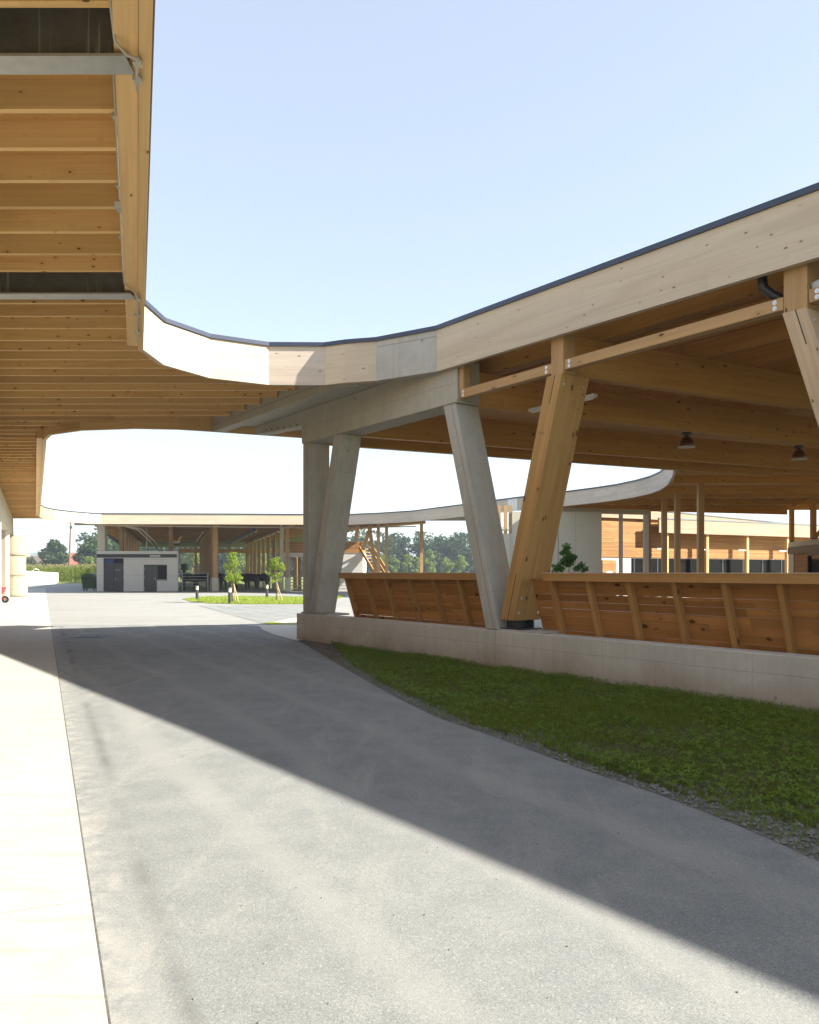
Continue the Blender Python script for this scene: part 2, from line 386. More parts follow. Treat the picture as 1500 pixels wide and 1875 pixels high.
    def lathe(s, c, prof, n=20):
        c = V(c); base = len(s.v)
        for r, z in prof:
            for k in range(n):
                a = 2*math.pi*k/n; s.v.append((c.x+r*math.cos(a), c.y+r*math.sin(a), c.z+z))
        l = 0
        for i in range(len(prof)-1):
            dl = math.hypot(prof[i+1][0]-prof[i][0], prof[i+1][1]-prof[i][1])
            for k in range(n):
                k2 = (k+1) % n
                s.f.append([base+i*n+k, base+i*n+k2, base+(i+1)*n+k2, base+(i+1)*n+k])
                u0 = k/n*5; u1 = (k+1)/n*5
                s.uv.append([(u0, l), (u1, l), (u1, l+dl), (u0, l+dl)])
            l += dl
    def build(s, name, mat, parent=None, smooth=False, bevel=0, origin=None, fix=True):
        me = bpy.data.meshes.new(name)
        vs = s.v
        if origin is not None: vs = [(x-origin[0], y-origin[1], z-origin[2]) for x, y, z in vs]
        me.from_pydata(vs, [], s.f)
        ul = me.uv_layers.new(name='UVMap')
        flat = [c for f in s.uv for p in f for c in p]
        ul.data.foreach_set('uv', flat)
        if fix:
            bm = bmesh.new(); bm.from_mesh(me)
            bmesh.ops.recalc_face_normals(bm, faces=bm.faces[:]); bm.to_mesh(me); bm.free()
        me.materials.append(MATS[mat])
        if smooth: me.polygons.foreach_set('use_smooth', [True]*len(me.polygons))
        o = bpy.data.objects.new(name, me); COL.objects.link(o)
        if origin is not None: o.location = origin
        if parent is not None:
            o.parent = parent
            if origin is None: o.matrix_parent_inverse = Matrix.Translation(-parent_world(parent))
            else: o.matrix_parent_inverse = Matrix.Translation(-parent_world(parent))
        if bevel:
            bv = o.modifiers.new('bevel', 'BEVEL'); bv.width = bevel; bv.segments = 2; bv.limit_method = 'ANGLE'; bv.angle_limit = R(40)
        return o
def parent_world(p):
    w = V(p.location); q = p
    while q.parent is not None:
        w = w + q.matrix_parent_inverse.translation + q.parent.location if False else w
        q = q.parent
    return WORLD.get(p.name, V(p.location))
WORLD = {}
def tag(o, label=None, cat=None, group=None, kind=None):
    if label: o['label'] = label
    if cat: o['category'] = cat
    if group: o['group'] = group
    if kind: o['kind'] = kind
    return o
def thing(name, label, cat, loc=(0, 0, 0), group=None):
    o = bpy.data.objects.new(name, None); COL.objects.link(o); o.location = loc
    o.empty_display_size = .2
    WORLD[o.name] = V(loc)
    return tag(o, label, cat, group)
def part(mb, name, mat, parent, **k):
    """a part whose mesh is in world coordinates, parented to a thing (or to a part of one)"""
    o = mb.build(name, mat, None, **k)
    o.parent = parent
    w = WORLD.get(parent.name, V((0, 0, 0)))
    if k.get('origin') is not None: o.location = V(k['origin'])-w
    else: o.location = -w
    WORLD[o.name] = V((0, 0, 0)) if k.get('origin') is None else V(k['origin'])
    return o
def setting(mb, name, mat, kind='structure', label=None):
    o = mb.build(name, mat); o['kind'] = kind
    if label: o['label'] = label
    return o
def copy_thing(root, loc, label, rotz=None, scale=None):
    c = root.copy(); COL.objects.link(c); c.location = loc; c['label'] = label
    if rotz is not None: c.rotation_euler.z = rotz
    if scale is not None: c.scale = (scale,)*3
    for ch in list(root.children):
        d = ch.copy(); COL.objects.link(d); d.parent = c
        for g in list(ch.children):
            e = g.copy(); COL.objects.link(e); e.parent = d
    return c

def offset_poly(pts, d):
    """mitred offset of an open polyline to its left"""
    out = []
    for i in range(len(pts)):
        ns = []
        for a, b in ((i-1, i), (i, i+1)):
            if a < 0 or b >= len(pts): continue
            t = V((pts[b][0]-pts[a][0], pts[b][1]-pts[a][1], 0)).normalized(); ns.append(V((-t.y, t.x, 0)))
        if len(ns) == 2:
            m = (ns[0]+ns[1]).normalized(); k = d/max(.4, m.dot(ns[0]))
        else: m = ns[0]; k = d
        out.append((pts[i][0]+m.x*k, pts[i][1]+m.y*k))
    return out
ZB, ZT, ZC, ZR = 5.10, 5.84, 5.54, 5.30      # fascia bottom, fascia top, deck underside, rafter bottom
def fascia(pts, mats, parent, thick=.085, zt=ZT, zb=ZB, edge='edging', dz=None):
    dz = dz or [0]*len(pts)
    inn = offset_poly(pts, thick)
    for i in range(len(pts)-1):
        a, b, c, d = V((*pts[i], 0)), V((*pts[i+1], 0)), V((*inn[i+1], 0)), V((*inn[i], 0))
        g = (b-a).normalized()*.0008; a = a+g; d = d+g; b = b-g; c = c-g
        m = MB(); lo = Z3*(zb+dz[i]); hi = Z3*(zt+dz[i]); lo2 = Z3*(zb+dz[i+1]); hi2 = Z3*(zt+dz[i+1])
        m.hexa([a+lo, a+hi, d+hi, d+lo], [b+lo2, b+hi2, c+hi2, c+lo2])
        mt = mats if isinstance(mats, str) else mats[i]
        part(m, 'fascia_panel', mt, parent)
    o1 = offset_poly(pts, -.035); o2 = offset_poly(pts, .30)
    m = MB()
    for i in range(len(pts)-1):
        q = [V((*o1[i], 0)), V((*o2[i], 0))]; q2 = [V((*o1[i+1], 0)), V((*o2[i+1], 0))]
        lo = Z3*(zt-.012+dz[i]); hi = Z3*(zt+.062+dz[i]); lo2 = Z3*(zt-.012+dz[i+1]); hi2 = Z3*(zt+.062+dz[i+1])
        m.hexa([q[0]+lo, q[0]+hi, q[1]+hi, q[1]+lo], [q2[0]+lo2, q2[0]+hi2, q2[1]+hi2, q2[1]+lo2])
    part(m, 'roof_edging', edge, parent)

# ---------------------------------------------------------------- plan geometry (metres, camera at the origin looking along +Y)
FD = V((.5814, -.8136, 0)); FN = V((.8136, .5814, 0))        # facade direction (towards us) and inward normal of the open hall
P0 = V((-2.63, 19.06, 0))
def F(s, off=0.0, z=0.0): return P0+FD*s+FN*off+Z3*z
def s_of_u(u, off=0.0):
    k = (u-750)/1500; b = P0+FN*off
    return (k*b.y-b.x)/(FD.x-k*FD.y)
def f2(s, off=0): p = F(s, off); return (p.x, p.y)
O1 = [(2.75, -8.0), (-1.59, 5.08), (-4.24, 13.05), (-4.2, 14.0), (-3.64, 14.96), (-2.66, 15.5), (-1.6, 15.52), (-.607, 15.17), (.48, 14.47), f2(46, -.136)]
ga = F(0, -1.0)
def gut(Y, off):                       # point on a line parallel to the facade at depth Y
    b = F(0, off); s = (Y-b.y)/FD.y; p = b+FD*s; return (p.x, p.y)
O2 = [gut(20.72, -.97), (-5.75, 20.42), (-6.8, 20.3), (-8.2, 20.55), (-9.26, 21.2), (-9.75, 22.0), (-23.6, 52.3), (-24.25, 54.4), (-24.4, 56.2), (-24.0, 58.2), (-23.3, 59.6),
      (-22.6, 60.1), (-14.2, 60.5), (-8.0, 60.9), (-6.3, 61.2), (-4.5, 61.0), (-1.99, 59.5), (.27, 57.5), (3.24, 52.4), (5.2, 48.9)]
O3 = [(5.2, 48.9), (5.75, 48.0), (6.2, 47.2), (8.3, 43.9), (9.45, 41.9), (10.2, 40.3), (10.65, 38.5), (10.85, 36.9), (10.8, 35.3), (10.45, 33.2), (9.75, 30.4), (8.8, 27.2), (7.75, 24.8), (7.15, 24.15), (-2.75, 19.45)]

# ================================================================= CANOPY (left wing and bridge)
canopy = thing('canopy_roof', 'long timber canopy roof on the left curving across the road, ribbed with golden rafters', 'roof', (-5, 10, 0))
def wall_x(Y): return -18.15+(36.3-Y)*.4566
gA0 = gut(15.33, -1.0)
can_poly = [O1[0], O1[1], O1[2], O1[3], O1[4], O1[5], O1[6], gA0] + [O2[0]] + O2[1:9] + [(-24.6, 57.2), (-25.2, 58.6), (-29.4, 58.0), (wall_x(58)-.6, 58.0), (wall_x(-8)-.6, -8.0)]
# ceiling inset a little from the fascia
o1in = offset_poly(O1, .08); o2in = offset_poly(O2, .08)
ceil_poly = o1in[:7]+[gut(15.40, -1.0), gut(20.66, -1.0)]+o2in[1:9]+[(-24.9, 57.2), (-25.4, 58.4), (-29.4, 57.9), (wall_x(58)-.6, 57.9), (wall_x(-8)-.6, -7.95)]
m = MB(); m.prism(ceil_poly, ZC, ZT-.03); part(m, 'roof_deck', 'osb_board', canopy)
fascia(O1[:7]+[gA0], ['wood_edge', 'wood_edge', 'wood_fascia', 'wood_fascia', 'wood_fascia', 'wood_fascia_shade', 'wood_fascia'], canopy)
fascia(O2[:9], 'wood_edge', canopy)
# inner edge board along the straight edges
for pl in (O1[:3], O2[5:7]):
    a1 = offset_poly(pl, .088); a2 = offset_poly(pl, .245)
    for i in range(len(pl)-1):
        m = MB()
        q0, q1, r0, r1 = (V((*a1[i], 0)), V((*a2[i], 0)), V((*a1[i+1], 0)), V((*a2[i+1], 0)))
        lo = Z3*(ZB+.045); hi = Z3*(ZR+.1)
        m.hexa([q0+lo, q0+hi, q1+hi, q1+lo], [r0+lo, r0+hi, r1+hi, r1+lo]); part(m, 'edge_board', 'wood_edge', canopy)
def scan(poly, Y):
    xs = []
    for i in range(len(poly)):
        (x0, y0), (x1, y1) = poly[i], poly[(i+1) % len(poly)]
        if (y0 > Y) != (y1 > Y): xs.append(x0+(Y-y0)*(x1-x0)/(y1-y0))
    return sorted(xs)
raf_poly = offset_poly(O1, .25)[:3]+offset_poly(O1, .10)[3:7]+[gut(15.40, -1.03), gut(20.60, -1.03)]+offset_poly(O2, .09)[1:5]+offset_poly(O2, .25)[5:7]+offset_poly(O2, .09)[7:9]+[(-25.2, 57.4), (-29.4, 57.8), (wall_x(58)-.3, 57.8), (wall_x(-8)-.3, -7.9)]
Ys = [5.41, 6.66, 7.26, 7.86, 8.43, 9.04, 9.66, 10.20, 11.43, 12.0, 12.6, 13.25, 13.85, 14.45, 15.05, 15.62, 16.26, 16.9, 17.58, 18.26, 18.94, 19.62, 20.3]
y = 20.94
while y < 57.6: Ys.append(y); y += .645
for Y in Ys:
    xs = scan(raf_poly, Y)
    if len(xs) < 2: continue
    m = MB(); m.bar((xs[0], Y, ZR+.12), (xs[1], Y, ZR+.12), .062, .239); part(m, 'rafter', 'wood_soffit', canopy)
for Y in (5.72, 10.52):                 # stained steel cross beams
    xr = -1.59-(Y-5.08)*.3325-.15; xl = wall_x(Y)
    m = MB(); m.bar((xl, Y, 5.31), (xr, Y, 5.31), .014, .40); bm_ = part(m, 'steel_beam', 'steel_web', canopy)
    for z in (5.10, 5.515):
        m = MB(); m.bar((xl, Y, z), (xr, Y, z), .21, .02); part(m, 'flange', 'galvanised', bm_)
# concrete edge beam over the open side of the left building, its end pillar and columns
def wl(Y, off=0): return V((wall_x(Y)+off, Y, 0))
m = MB(); a, b = wl(-7.5), wl(59.2); t = V((-.35, -.16, 0))
m.hexa([a+Z3*4.0, a+Z3*5.32, a+t+Z3*5.32, a+t+Z3*4.0], [b+Z3*4.0, b+Z3*5.32, b+t+Z3*5.32, b+t+Z3*4.0]); part(m, 'edge_beam', 'concrete_pale', canopy)
for Y in (59.0, 48.0, 36.0, 24.0, 12.0, 1.0):
    p = wl(Y, -.22); m = MB(); m.box(p.x-.16, p.x+.16, p.y-.25, p.y+.25, 0, 3.99); part(m, 'column', 'concrete_pale', canopy)
m = MB(); a, b = wl(-7.5, -9), wl(60, -9); m.hexa([a, a+Z3*5.3, a+Z3*5.3-V((.2, 0, 0)), a-V((.2, 0, 0))], [b, b+Z3*5.3, b+Z3*5.3-V((.2, 0, 0)), b-V((.2, 0, 0))]); part(m, 'rear_wall', 'wood_clad', canopy)
m = MB(); q = [wl(-7.5, -.7), wl(57.9, -.7), wl(57.9, -9), wl(-7.5, -9)]; m.prism([(p.x, p.y) for p in q], 5.55, 5.8); part(m, 'ceiling', 'osb_board', canopy)

# conduit and floodlight under the canopy
def edge_in(Y, off): return V((-1.59-(Y-5.08)*.3325-off, Y, 0))
con = thing('cable_conduit', 'thin grey cable conduit clipped along the rafter ends under the left canopy edge', 'conduit', edge_in(8, .28))
m = MB(); zc = 5.275
m.tube([edge_in(4.6, .275)+Z3*zc, edge_in(5.35, .275)+Z3*zc, edge_in(5.50, .25)+Z3*5.12, edge_in(5.56, .17)+Z3*5.06, edge_in(5.6, .10)+Z3*5.055, edge_in(5.95, .10)+Z3*5.055], .010, 8)
m.tube([edge_in(5.9, .275)+Z3*zc, edge_in(10.1, .275)+Z3*zc, edge_in(10.2, .26)+Z3*5.15, edge_in(10.28, .13)+Z3*5.06, edge_in(10.4, .10)+Z3*5.055, edge_in(12.4, .10)+Z3*5.055], .010, 8)
part(m, 'pipe', 'pipe_grey', con, smooth=True)
for Y in (5.65, 5.85, 6.7, 7.9, 9.1, 10.55, 11.2, 12.0):
    o = .10 if Y > 10.4 or Y < 6 else .275
    m = MB(); p = edge_in(Y, o)+Z3*(5.06 if o == .10 else zc); m.box(p.x-.025, p.x+.025, p.y-.03, p.y+.03, p.z-.012, p.z+.03); part(m, 'clip', 'pipe_grey', con, bevel=.004)
fl = thing('floodlight', 'small grey floodlight fixed below a rafter near the canopy edge', 'light', (-2.90, 8.25, 5.3))
m = MB(); m.box(-2.955, -2.845, 8.18, 8.30, 5.19, 5.26); part(m, 'housing', 'galvanised', fl, bevel=.008)
m = MB(); m.box(-2.945, -2.855, 8.170, 8.179, 5.198, 5.252); part(m, 'lens', 'white_plastic', fl)
m = MB(); m.bar((-2.90, 8.25, 5.26), (-2.90, 8.30, 5.33), .05, .012); m.box(-2.94, -2.86, 8.27, 8.35, 5.285, 5.298); part(m, 'bracket', 'anthracite', fl)

# ================================================================= CONCRETE PLINTH, SCREENS
pw = thing('plinth_wall', 'low pale concrete plinth wall running between the lawn and the timber screens', 'wall', F(6, .15))
for s0, s1 in ((0, 6.93), (6.94, 16.5)):
    m = MB(); a = [F(s0, 0, -.3), F(s0, 0, .60), F(s0, .33, .60), F(s0, .33, -.3)]; b = [F(s1, 0, -.3), F(s1, 0, .60), F(s1, .33, .60), F(s1, .33, -.3)]
    m.hexa(a, b, (s0, 3.0)); part(m, 'wall_section', 'concrete_wall', pw, bevel=.012)
m = MB()
m.hexa([F(.12, .05, .598), F(.12, .05, .635), F(.12, .62, .635), F(.12, .62, .598)], [F(1.35, .05, .598), F(1.35, .05, .635), F(1.35, .62, .635), F(1.35, .62, .598)]); part(m, 'bearing_pad', 'concrete', pw, bevel=.006)
m = MB()
m.hexa([F(6.95, .03, .60), F(6.95, .03, .628), F(6.95, .6, .628), F(6.95, .6, .60)], [F(8.0, .03, .60), F(8.0, .03, .628), F(8.0, .6, .628), F(8.0, .6, .60)]); part(m, 'bearing_pad', 'concrete', pw, bevel=.006)

def screen(us, s0, s1, label, r0=None):
    r0 = s0 if r0 is None else r0
    t = thing('timber_screen', label, 'fence', F((s0+s1)/2, .25, .6), group='leaning timber screens on the plinth wall')
    zb, zt, ob, ot = .53, 1.45, .41, .13
    sl = (F(0, ot, zt)-F(0, ob, zb)); slope = sl/(zt-zb)             # rises with z
    def P(s, z, d=0): return P0+FD*s+FN*(ob+(ot-ob)*(z-zb)/(zt-zb)+d)+Z3*z
    m = MB(); n = 8; hgt = (zt-zb)/n
    for k in range(n):
        z0 = zb+k*hgt; z1 = z0+hgt-(.0008 if random.random() < .8 else .005)
        cuts = [s0, s1] if s1-s0 < 4.2 else [s0, s0+2.4+random.random()*1.4, s1]
        for i in range(len(cuts)-1):
            c0, c1 = cuts[i]+.002, cuts[i+1]-.002; ru = (random.random()*60, random.random()*30)
            m.hexa([P(c0, z0, .102), P(c0, z1, .102), P(c0, z1, .128), P(c0, z0, .128)], [P(c1, z0, .102), P(c1, z1, .102), P(c1, z1, .128), P(c1, z0, .128)], ru)
    part(m, 'board_panel', 'wood_fence', t)
    for u in us:
        s = s_of_u(u, ob)
        if s < s0-.1 or s > s1+.1: continue
        m = MB(); w = .075
        m.hexa([P(s-w/2, zb-.02, 0), P(s+w/2, zb-.02, 0), P(s+w/2, zb-.02, .10), P(s-w/2, zb-.02, .10)], [P(s-w/2, zt, 0), P(s+w/2, zt, 0), P(s+w/2, zt, .10), P(s-w/2, zt, .10)])
        part(m, 'post', 'wood_fence_post', t, bevel=.004)
    m = MB(); m.hexa([F(r0, .10, zt-.035), F(r0, .10, 1.532), F(r0, .165, 1.532), F(r0, .165, zt-.035)], [F(s1, .10, zt-.035), F(s1, .10, 1.532), F(s1, .165, 1.532), F(s1, .165, zt-.035)])
    r = part(m, 'top_rail', 'wood_fence_post', t, bevel=.004)
    m = MB(); m.hexa([F(r0, .09, 1.533), F(r0, .09, 1.546), F(r0, .30, 1.546), F(r0, .30, 1.533)], [F(s1, .09, 1.533), F(s1, .09, 1.546), F(s1, .30, 1.546), F(s1, .30, 1.533)])
    part(m, 'cap_board', 'wood_column_pale', r)
sL0 = s_of_u(622, .13); sL1 = 6.45
screen([632, 652, 687, 725, 767, 812, 859], sL0, sL1, 'shorter leaning timber screen between the grey concrete legs')
screen([1029, 1097, 1171, 1255, 1347, 1449, 1565, 1690], 7.55, 16.3, 'longer leaning timber screen right of the brown timber leg', 7.93)

# ================================================================= OPEN HALL (right)
hall = thing('open_hall', 'open timber hall on the right with V-shaped legs under a pale curved fascia', 'hall', F(8, 3))
gB = gut(20.66, -.06)
hall_in = [f2(-2.1, .02), f2(17.4, -.05), (24, 4), (34, 10), (34, 49.0), (13.0, 49.0)]
o3in = offset_poly(O3, .09)
hall_ceil = [f2(.1, .12), f2(45.9, -.04), f2(45.9, 20), (36.0, 12.0), (36.0, 48.6), (14.0, 48.6), (9.0, 50.5), (6.4, 51.2)]+o3in
m = MB(); m.prism(hall_ceil, ZC, ZT-.03); part(m, 'roof_deck', 'wood_glulam', hall)
fascia([O1[8], f2(16.0, -.07), f2(31.0, -.07), O1[9]], ['wood_fascia']*3, hall, dz=[0, -.155, -.2, -.2])
fascia([gA0, O1[7], O1[8]], ['wood_fascia', 'concrete'], hall, thick=.15)
fascia(O3, ['wood_fascia_shade', 'concrete_white']+['wood_fascia_shade']*(len(O3)-3), hall)
# concrete gutter slab between the canopy and the hall with its two beams
def strip(o0, o1, z0, z1, Y0, Y1, name, mat, bevel=.01):
    m = MB(); a0, a1, b0, b1 = [V((*gut(Y0, o0), 0)), V((*gut(Y0, o1), 0)), V((*gut(Y1, o0), 0)), V((*gut(Y1, o1), 0))]
    m.hexa([a0+Z3*z0, a0+Z3*z1, a1+Z3*z1, a1+Z3*z0], [b0+Z3*z0, b0+Z3*z1, b1+Z3*z1, b1+Z3*z0]); return part(m, name, mat, hall, bevel=bevel)
fascia([(-2.55, 19.62), (-2.42, 21.88), gut(20.72, -.97)], 'wood_edge', hall)
m = MB(); m.prism([gut(15.50, -.99), gut(14.75, -.15), gut(14.45, .30), gut(19.2, .30), (-2.68, 19.6), (-2.56, 21.70), gut(20.60, -.99)], 5.27, 5.80); part(m, 'gutter_slab', 'concrete_beam', hall)
strip(-.985, -.70, 5.085, 5.268, 15.52, 20.66, 'gutter_beam', 'concrete_beam')
m = MB()                                   # the main concrete beam on top of the legs
m.hexa([F(5.94, .0, 4.51), F(5.94, .0, 5.265), F(5.94, .52, 5.265), F(5.94, .52, 4.51)], [F(.25, .0, 4.51), F(.25, .0, 5.265), F(.25, .52, 5.265), F(.25, .52, 4.51)])
part(m, 'main_beam', 'concrete_beam', hall, bevel=.012)
m = MB(); m.hexa([F(.24, .02, 4.92), F(.24, .02, 5.265), F(.24, .3, 5.265), F(.24, .3, 4.92)], [F(-2.25, .02, 5.06), F(-2.25, .02, 5.265), F(-2.25, .3, 5.265), F(-2.25, .3, 5.06)]); led = part(m, 'ledge_beam', 'concrete_beam', hall, bevel=.008)
for k in range(6):
    m = MB(); p = F(.0-k*.33, .012, 4.985+k*.022); m.lathe((p.x, p.y, p.z), [(0, -.012), (.018, -.012), (.018, .012), (0, .012)], 8); part(m, 'bolt', 'rubber', led)
# legs
def leg(sb0, sb1, st0, st1, zb, zt, o0, o1, mat, name='leg'):
    m = MB()
    m.hexa([F(sb0, o0, zb), F(sb1, o0, zb), F(sb1, o1, zb), F(sb0, o1, zb)], [F(st0, o0, zt), F(st1, o0, zt), F(st1, o1, zt), F(st0, o1, zt)])
    return part(m, name, mat, hall, bevel=.012)
leg(.26, .545, .26, .545, .636, 4.508, .03, .57, 'concrete')
leg(.56, .86, 1.68, 1.99, .636, 4.508, .02, .54, 'concrete')
leg(6.68, 6.99, 5.53, 5.87, .61, 4.508, .02, .54, 'concrete')
def bolts(parent, pts, r=.02):
    for p in pts:
        m = MB(); p = V(p); d = FD*.012
        m.tube([p-d, p+d], r, 10); m.tube([p-d*2, p+d*2], r*.55, 6)
        part(m, 'bolt', 'washer', parent)
def timber_leg(sb, st, mat, lab, zb=.775, zt=4.53, w=.29, d0=.02, d1=.55):
    l = leg(sb, sb+w, st, st+w, zb, zt, d0, d1, mat)
    l['label'] = lab
    k = (st-sb)/(zt-zb)
    def side(z, off): return F(sb+w+k*(z-zb), off, z)
    bolts(l, [side(zb+.12, .10), side(zb+.12, d1-.1), side(zb+.36, .10), side(zb+.36, d1-.1), side(zt-.15, .10), side(zt-.15, d1-.1)])
    for z0, z1 in ((zb, zb+.75), (zt-.42, zt)):
        c = lambda z: sb+w*.56+k*(z-zb); m = MB()
        m.hexa([F(c(z0)-.006, d0-.003, z0), F(c(z0)+.006, d0-.003, z0), F(c(z0)+.006, d0+.02, z0), F(c(z0)-.006, d0+.02, z0)], [F(c(z1)-.006, d0-.003, z1), F(c(z1)+.006, d0-.003, z1), F(c(z1)+.006, d0+.02, z1), F(c(z1)-.006, d0+.02, z1)]); part(m, 'slot', 'interior_dark', l)
    m = MB()
    m.hexa([F(sb-.02, .05, .63), F(sb-.02, .05, .65), F(sb-.02, .56, .65), F(sb-.02, .56, .63)], [F(sb+w+.10, .05, .63), F(sb+w+.10, .05, .65), F(sb+w+.10, .56, .65), F(sb+w+.10, .56, .63)])
    for off in (.12, .46): m.hexa([F(sb+.06, off, .65), F(sb+w, off, .65), F(sb+w, off+.02, .65), F(sb+.06, off+.02, .65)], [F(sb+.06, off, zb), F(sb+w, off, zb), F(sb+w, off+.02, zb), F(sb+.06, off+.02, zb)])
    m.hexa([F(sb+w*.5, .1, .65), F(sb+w*.5+.02, .1, .65), F(sb+w*.5+.02, .5, .65), F(sb+w*.5, .5, .65)], [F(sb+w*.5, .1, zb), F(sb+w*.5+.02, .1, zb), F(sb+w*.5+.02, .5, zb), F(sb+w*.5, .5, zb)])
    part(m, 'shoe', 'anthracite', l)
    return l
timber_leg(7.03, 8.09, 'wood_column', 'knotty brown timber leg leaning right from the concrete leg foot', w=.32, d1=.62)
timber_leg(13.02, 11.86, 'wood_column_pale', 'pale timber leg cut off by the right edge of the photo')
timber_leg(13.40, 14.5, 'wood_column', None)
# short posts above the legs and the chord between them
for s0, s1 in ((8.165, 8.42), (11.87, 12.15), (14.5, 14.76)):
    m = MB(); m.hexa([F(s0, .04, 4.531), F(s1, .04, 4.531), F(s1, .30, 4.531), F(s0, .30, 4.531)], [F(s0, .04, 5.14), F(s1, .04, 5.14), F(s1, .30, 5.14), F(s0, .30, 5.14)]); part(m, 'short_post', 'wood_post', hall, bevel=.006)
m = MB(); m.hexa([F(5.96, .04, 4.72), F(6.07, .04, 4.72), F(6.07, .2, 4.72), F(5.96, .2, 4.72)], [F(5.96, .04, 5.14), F(6.07, .04, 5.14), F(6.07, .2, 5.14), F(5.96, .2, 5.14)]); part(m, 'short_post', 'wood_post', hall)
for s0, s1 in ((5.95, 8.16), (8.43, 11.86), (12.16, 14.49), (14.77, 17.2)):
    m = MB(); m.hexa([F(s0, .05, 4.575), F(s0, .05, 4.725), F(s0, .19, 4.725), F(s0, .19, 4.575)], [F(s1, .05, 4.575), F(s1, .05, 4.725), F(s1, .19, 4.725), F(s1, .19, 4.575)])
    c = part(m, 'chord', 'wood_post', hall, bevel=.005)
    for s in (s0+.10, s1-.10):
        for z in (4.615, 4.682):
            m = MB(); p = F(s, .05, z); m.tube([p-FN*.008, p+FN*.01], .028, 12); m.tube([p-FN*.014, p], .012, 6); part(m, 'washer', 'washer', c)
# main beams fanning inwards, purlins above
def fan(s, ang, ln, zb=4.40, h=.74):
    p = F(s, .31 if s > 7 else .56); d = V((math.cos(R(ang)), math.sin(R(ang)), 0))
    m = MB(); m.bar(p+Z3*(zb+h/2), p+d*ln+Z3*(zb+h/2), .16, h); part(m, 'beam', 'wood_glulam', hall, bevel=.006)
fan(.40, 25.8, 14.6, 4.512, .62); fan(1.83, 24.6, 17.5, 4.512, .62); fan(5.74, 28.2, 21, 4.512, .62); fan(8.28, 27.7, 23, 4.535, .6); fan(12.0, 28, 24, 4.535, .6); fan(14.63, 29, 24, 4.535, .6)
for k, off in enumerate((.9, 2.0, 3.1, 4.2, 5.3, 6.4, 7.5, 8.6, 10.5, 12.5, 14.5)):
    m = MB(); m.bar(F(3.0+off*.35, off, 5.30), F(17, off, 5.30), .10, .30); part(m, 'purlin', 'wood_glulam', hall)
# beams and posts of the rear part of the hall
for Y, x0 in ((27.0, 9.1), (30.4, 10.1), (34.0, 11.0), (38.2, 11.1), (40.7, 10.6), (44.5, 8.6)):
    m = MB(); m.bar((x0, Y, 5.39), (34, Y, 5.39), .16, .30 if Y < 41 else .30); part(m, 'beam', 'wood_glulam', hall)
m = MB(); m.bar((7.5, 48.3, 5.40), (34, 48.3, 5.40), .2, .62 if False else .34); part(m, 'beam', 'wood_glulam', hall)
m = MB(); m.bar((14.0, 48.2, 5.40), (22.2, 48.2, 5.20), .18, .5); part(m, 'beam', 'wood_glulam', hall)
for i in range(14):
    m = MB(); x = 11.8+i*1.2; m.bar((x, 38.4, 5.49), (x, 48.2, 5.49), .08, .09); part(m, 'purlin', 'wood_post', hall)
for u, vt, w in ((1283, 885, .24), (1240.5, 903, .24), (1216.5, 912, .24), (1187.5, 933, .24)):
    Y = 5540/(1048-vt); X = xat(u, Y); m = MB(); m.box(X-w/2, X+w/2, Y-w/2, Y+w/2, 0, 5.235); part(m, 'post', 'wood_post', hall, bevel=.01)
for u, Y, w, z0 in ((1450, 47.7, .22, 3.30), (1489.5, 43.5, .24, 3.30)):
    X = xat(u, Y); m = MB(); m.box(X-w/2, X+w/2, Y-w/2, Y+w/2, z0+.09, 5.235); p = part(m, 'post', 'wood_glulam', hall)
    m = MB(); m.box(X-.08, X+.08, Y-.08, Y+.08, z0, z0+.09); part(m, 'shoe', 'anthracite', p)
m = MB(); X = xat(1489.5, 43.5); m.bar((X+.1, 43.5, 3.4), (X+1.5, 43.2, 5.2), .2, .2); part(m, 'brace', 'wood_glulam', hall)
# black rain pipe elbow and linkage at the right column
dp = MB(); b0 = F(11.55, .14)
dp.tube([b0+Z3*5.3, b0+Z3*5.02, b0+FD*.02+Z3*4.92, b0+FD*.10+FN*.05+Z3*4.83, b0+FD*.30+FN*.2+Z3*4.68, b0+FD*.5+FN*.35+Z3*4.56], .055, 14); part(dp, 'downpipe', 'black_plastic', hall, smooth=True)
lk = MB(); q = F(12.17, .12, 4.76)
lk.bar(q, q+FD*.09+Z3*.02, .04, .09); lk.bar(q+FD*.08+Z3*.03, q+FD*.36+Z3*.06, .05, .055); lk.tube([q+FD*.36+Z3*.06, q+FD*.9+Z3*.11], .012, 8); part(lk, 'actuator', 'galvanised', hall)
# lights hanging in the hall
def pendant(x, y, ztop, label, src=[]):
    if not src:
        t = thing('pendant_lamp', label, 'lamp', (x, y, ztop), 'bell lamps hanging in the hall')
        m = MB(); m.lathe((x, y, ztop), [(0, 0), (.10, 0), (.10, -.045), (.05, -.05), (.045, -.085), (.0, -.086)], 16); part(m, 'canopy', 'anthracite', t, origin=(x, y, ztop))
        m = MB(); m.lathe((x, y, ztop), [(.035, -.075), (.07, -.09), (.115, -.15), (.145, -.22), (.16, -.30), (.152, -.30), (.136, -.22), (.105, -.155), (.06, -.1), (0, -.095)], 24); part(m, 'shade', 'copper_shade', t, smooth=True, origin=(x, y, ztop))
        m = MB(); m.lathe((x, y, ztop), [(.161, -.287), (.166, -.303), (.15, -.305), (.15, -.296), (0, -.27)], 24); part(m, 'rim', 'white_plastic', t, origin=(x, y, ztop))
        src.append(t); return t
    return copy_thing(src[0], (x, y, ztop), label)
pendant(5.60, 16.55, 4.375, 'copper bell lamp under the hall beam, the left one of the two')
pendant(8.70, 18.30, 4.375, 'copper bell lamp under the hall beam, the one nearer the right column')
tl = thing('tube_light', 'long white tube light hung behind the brown timber leg', 'light', (2.66, 14.27, 4.55))
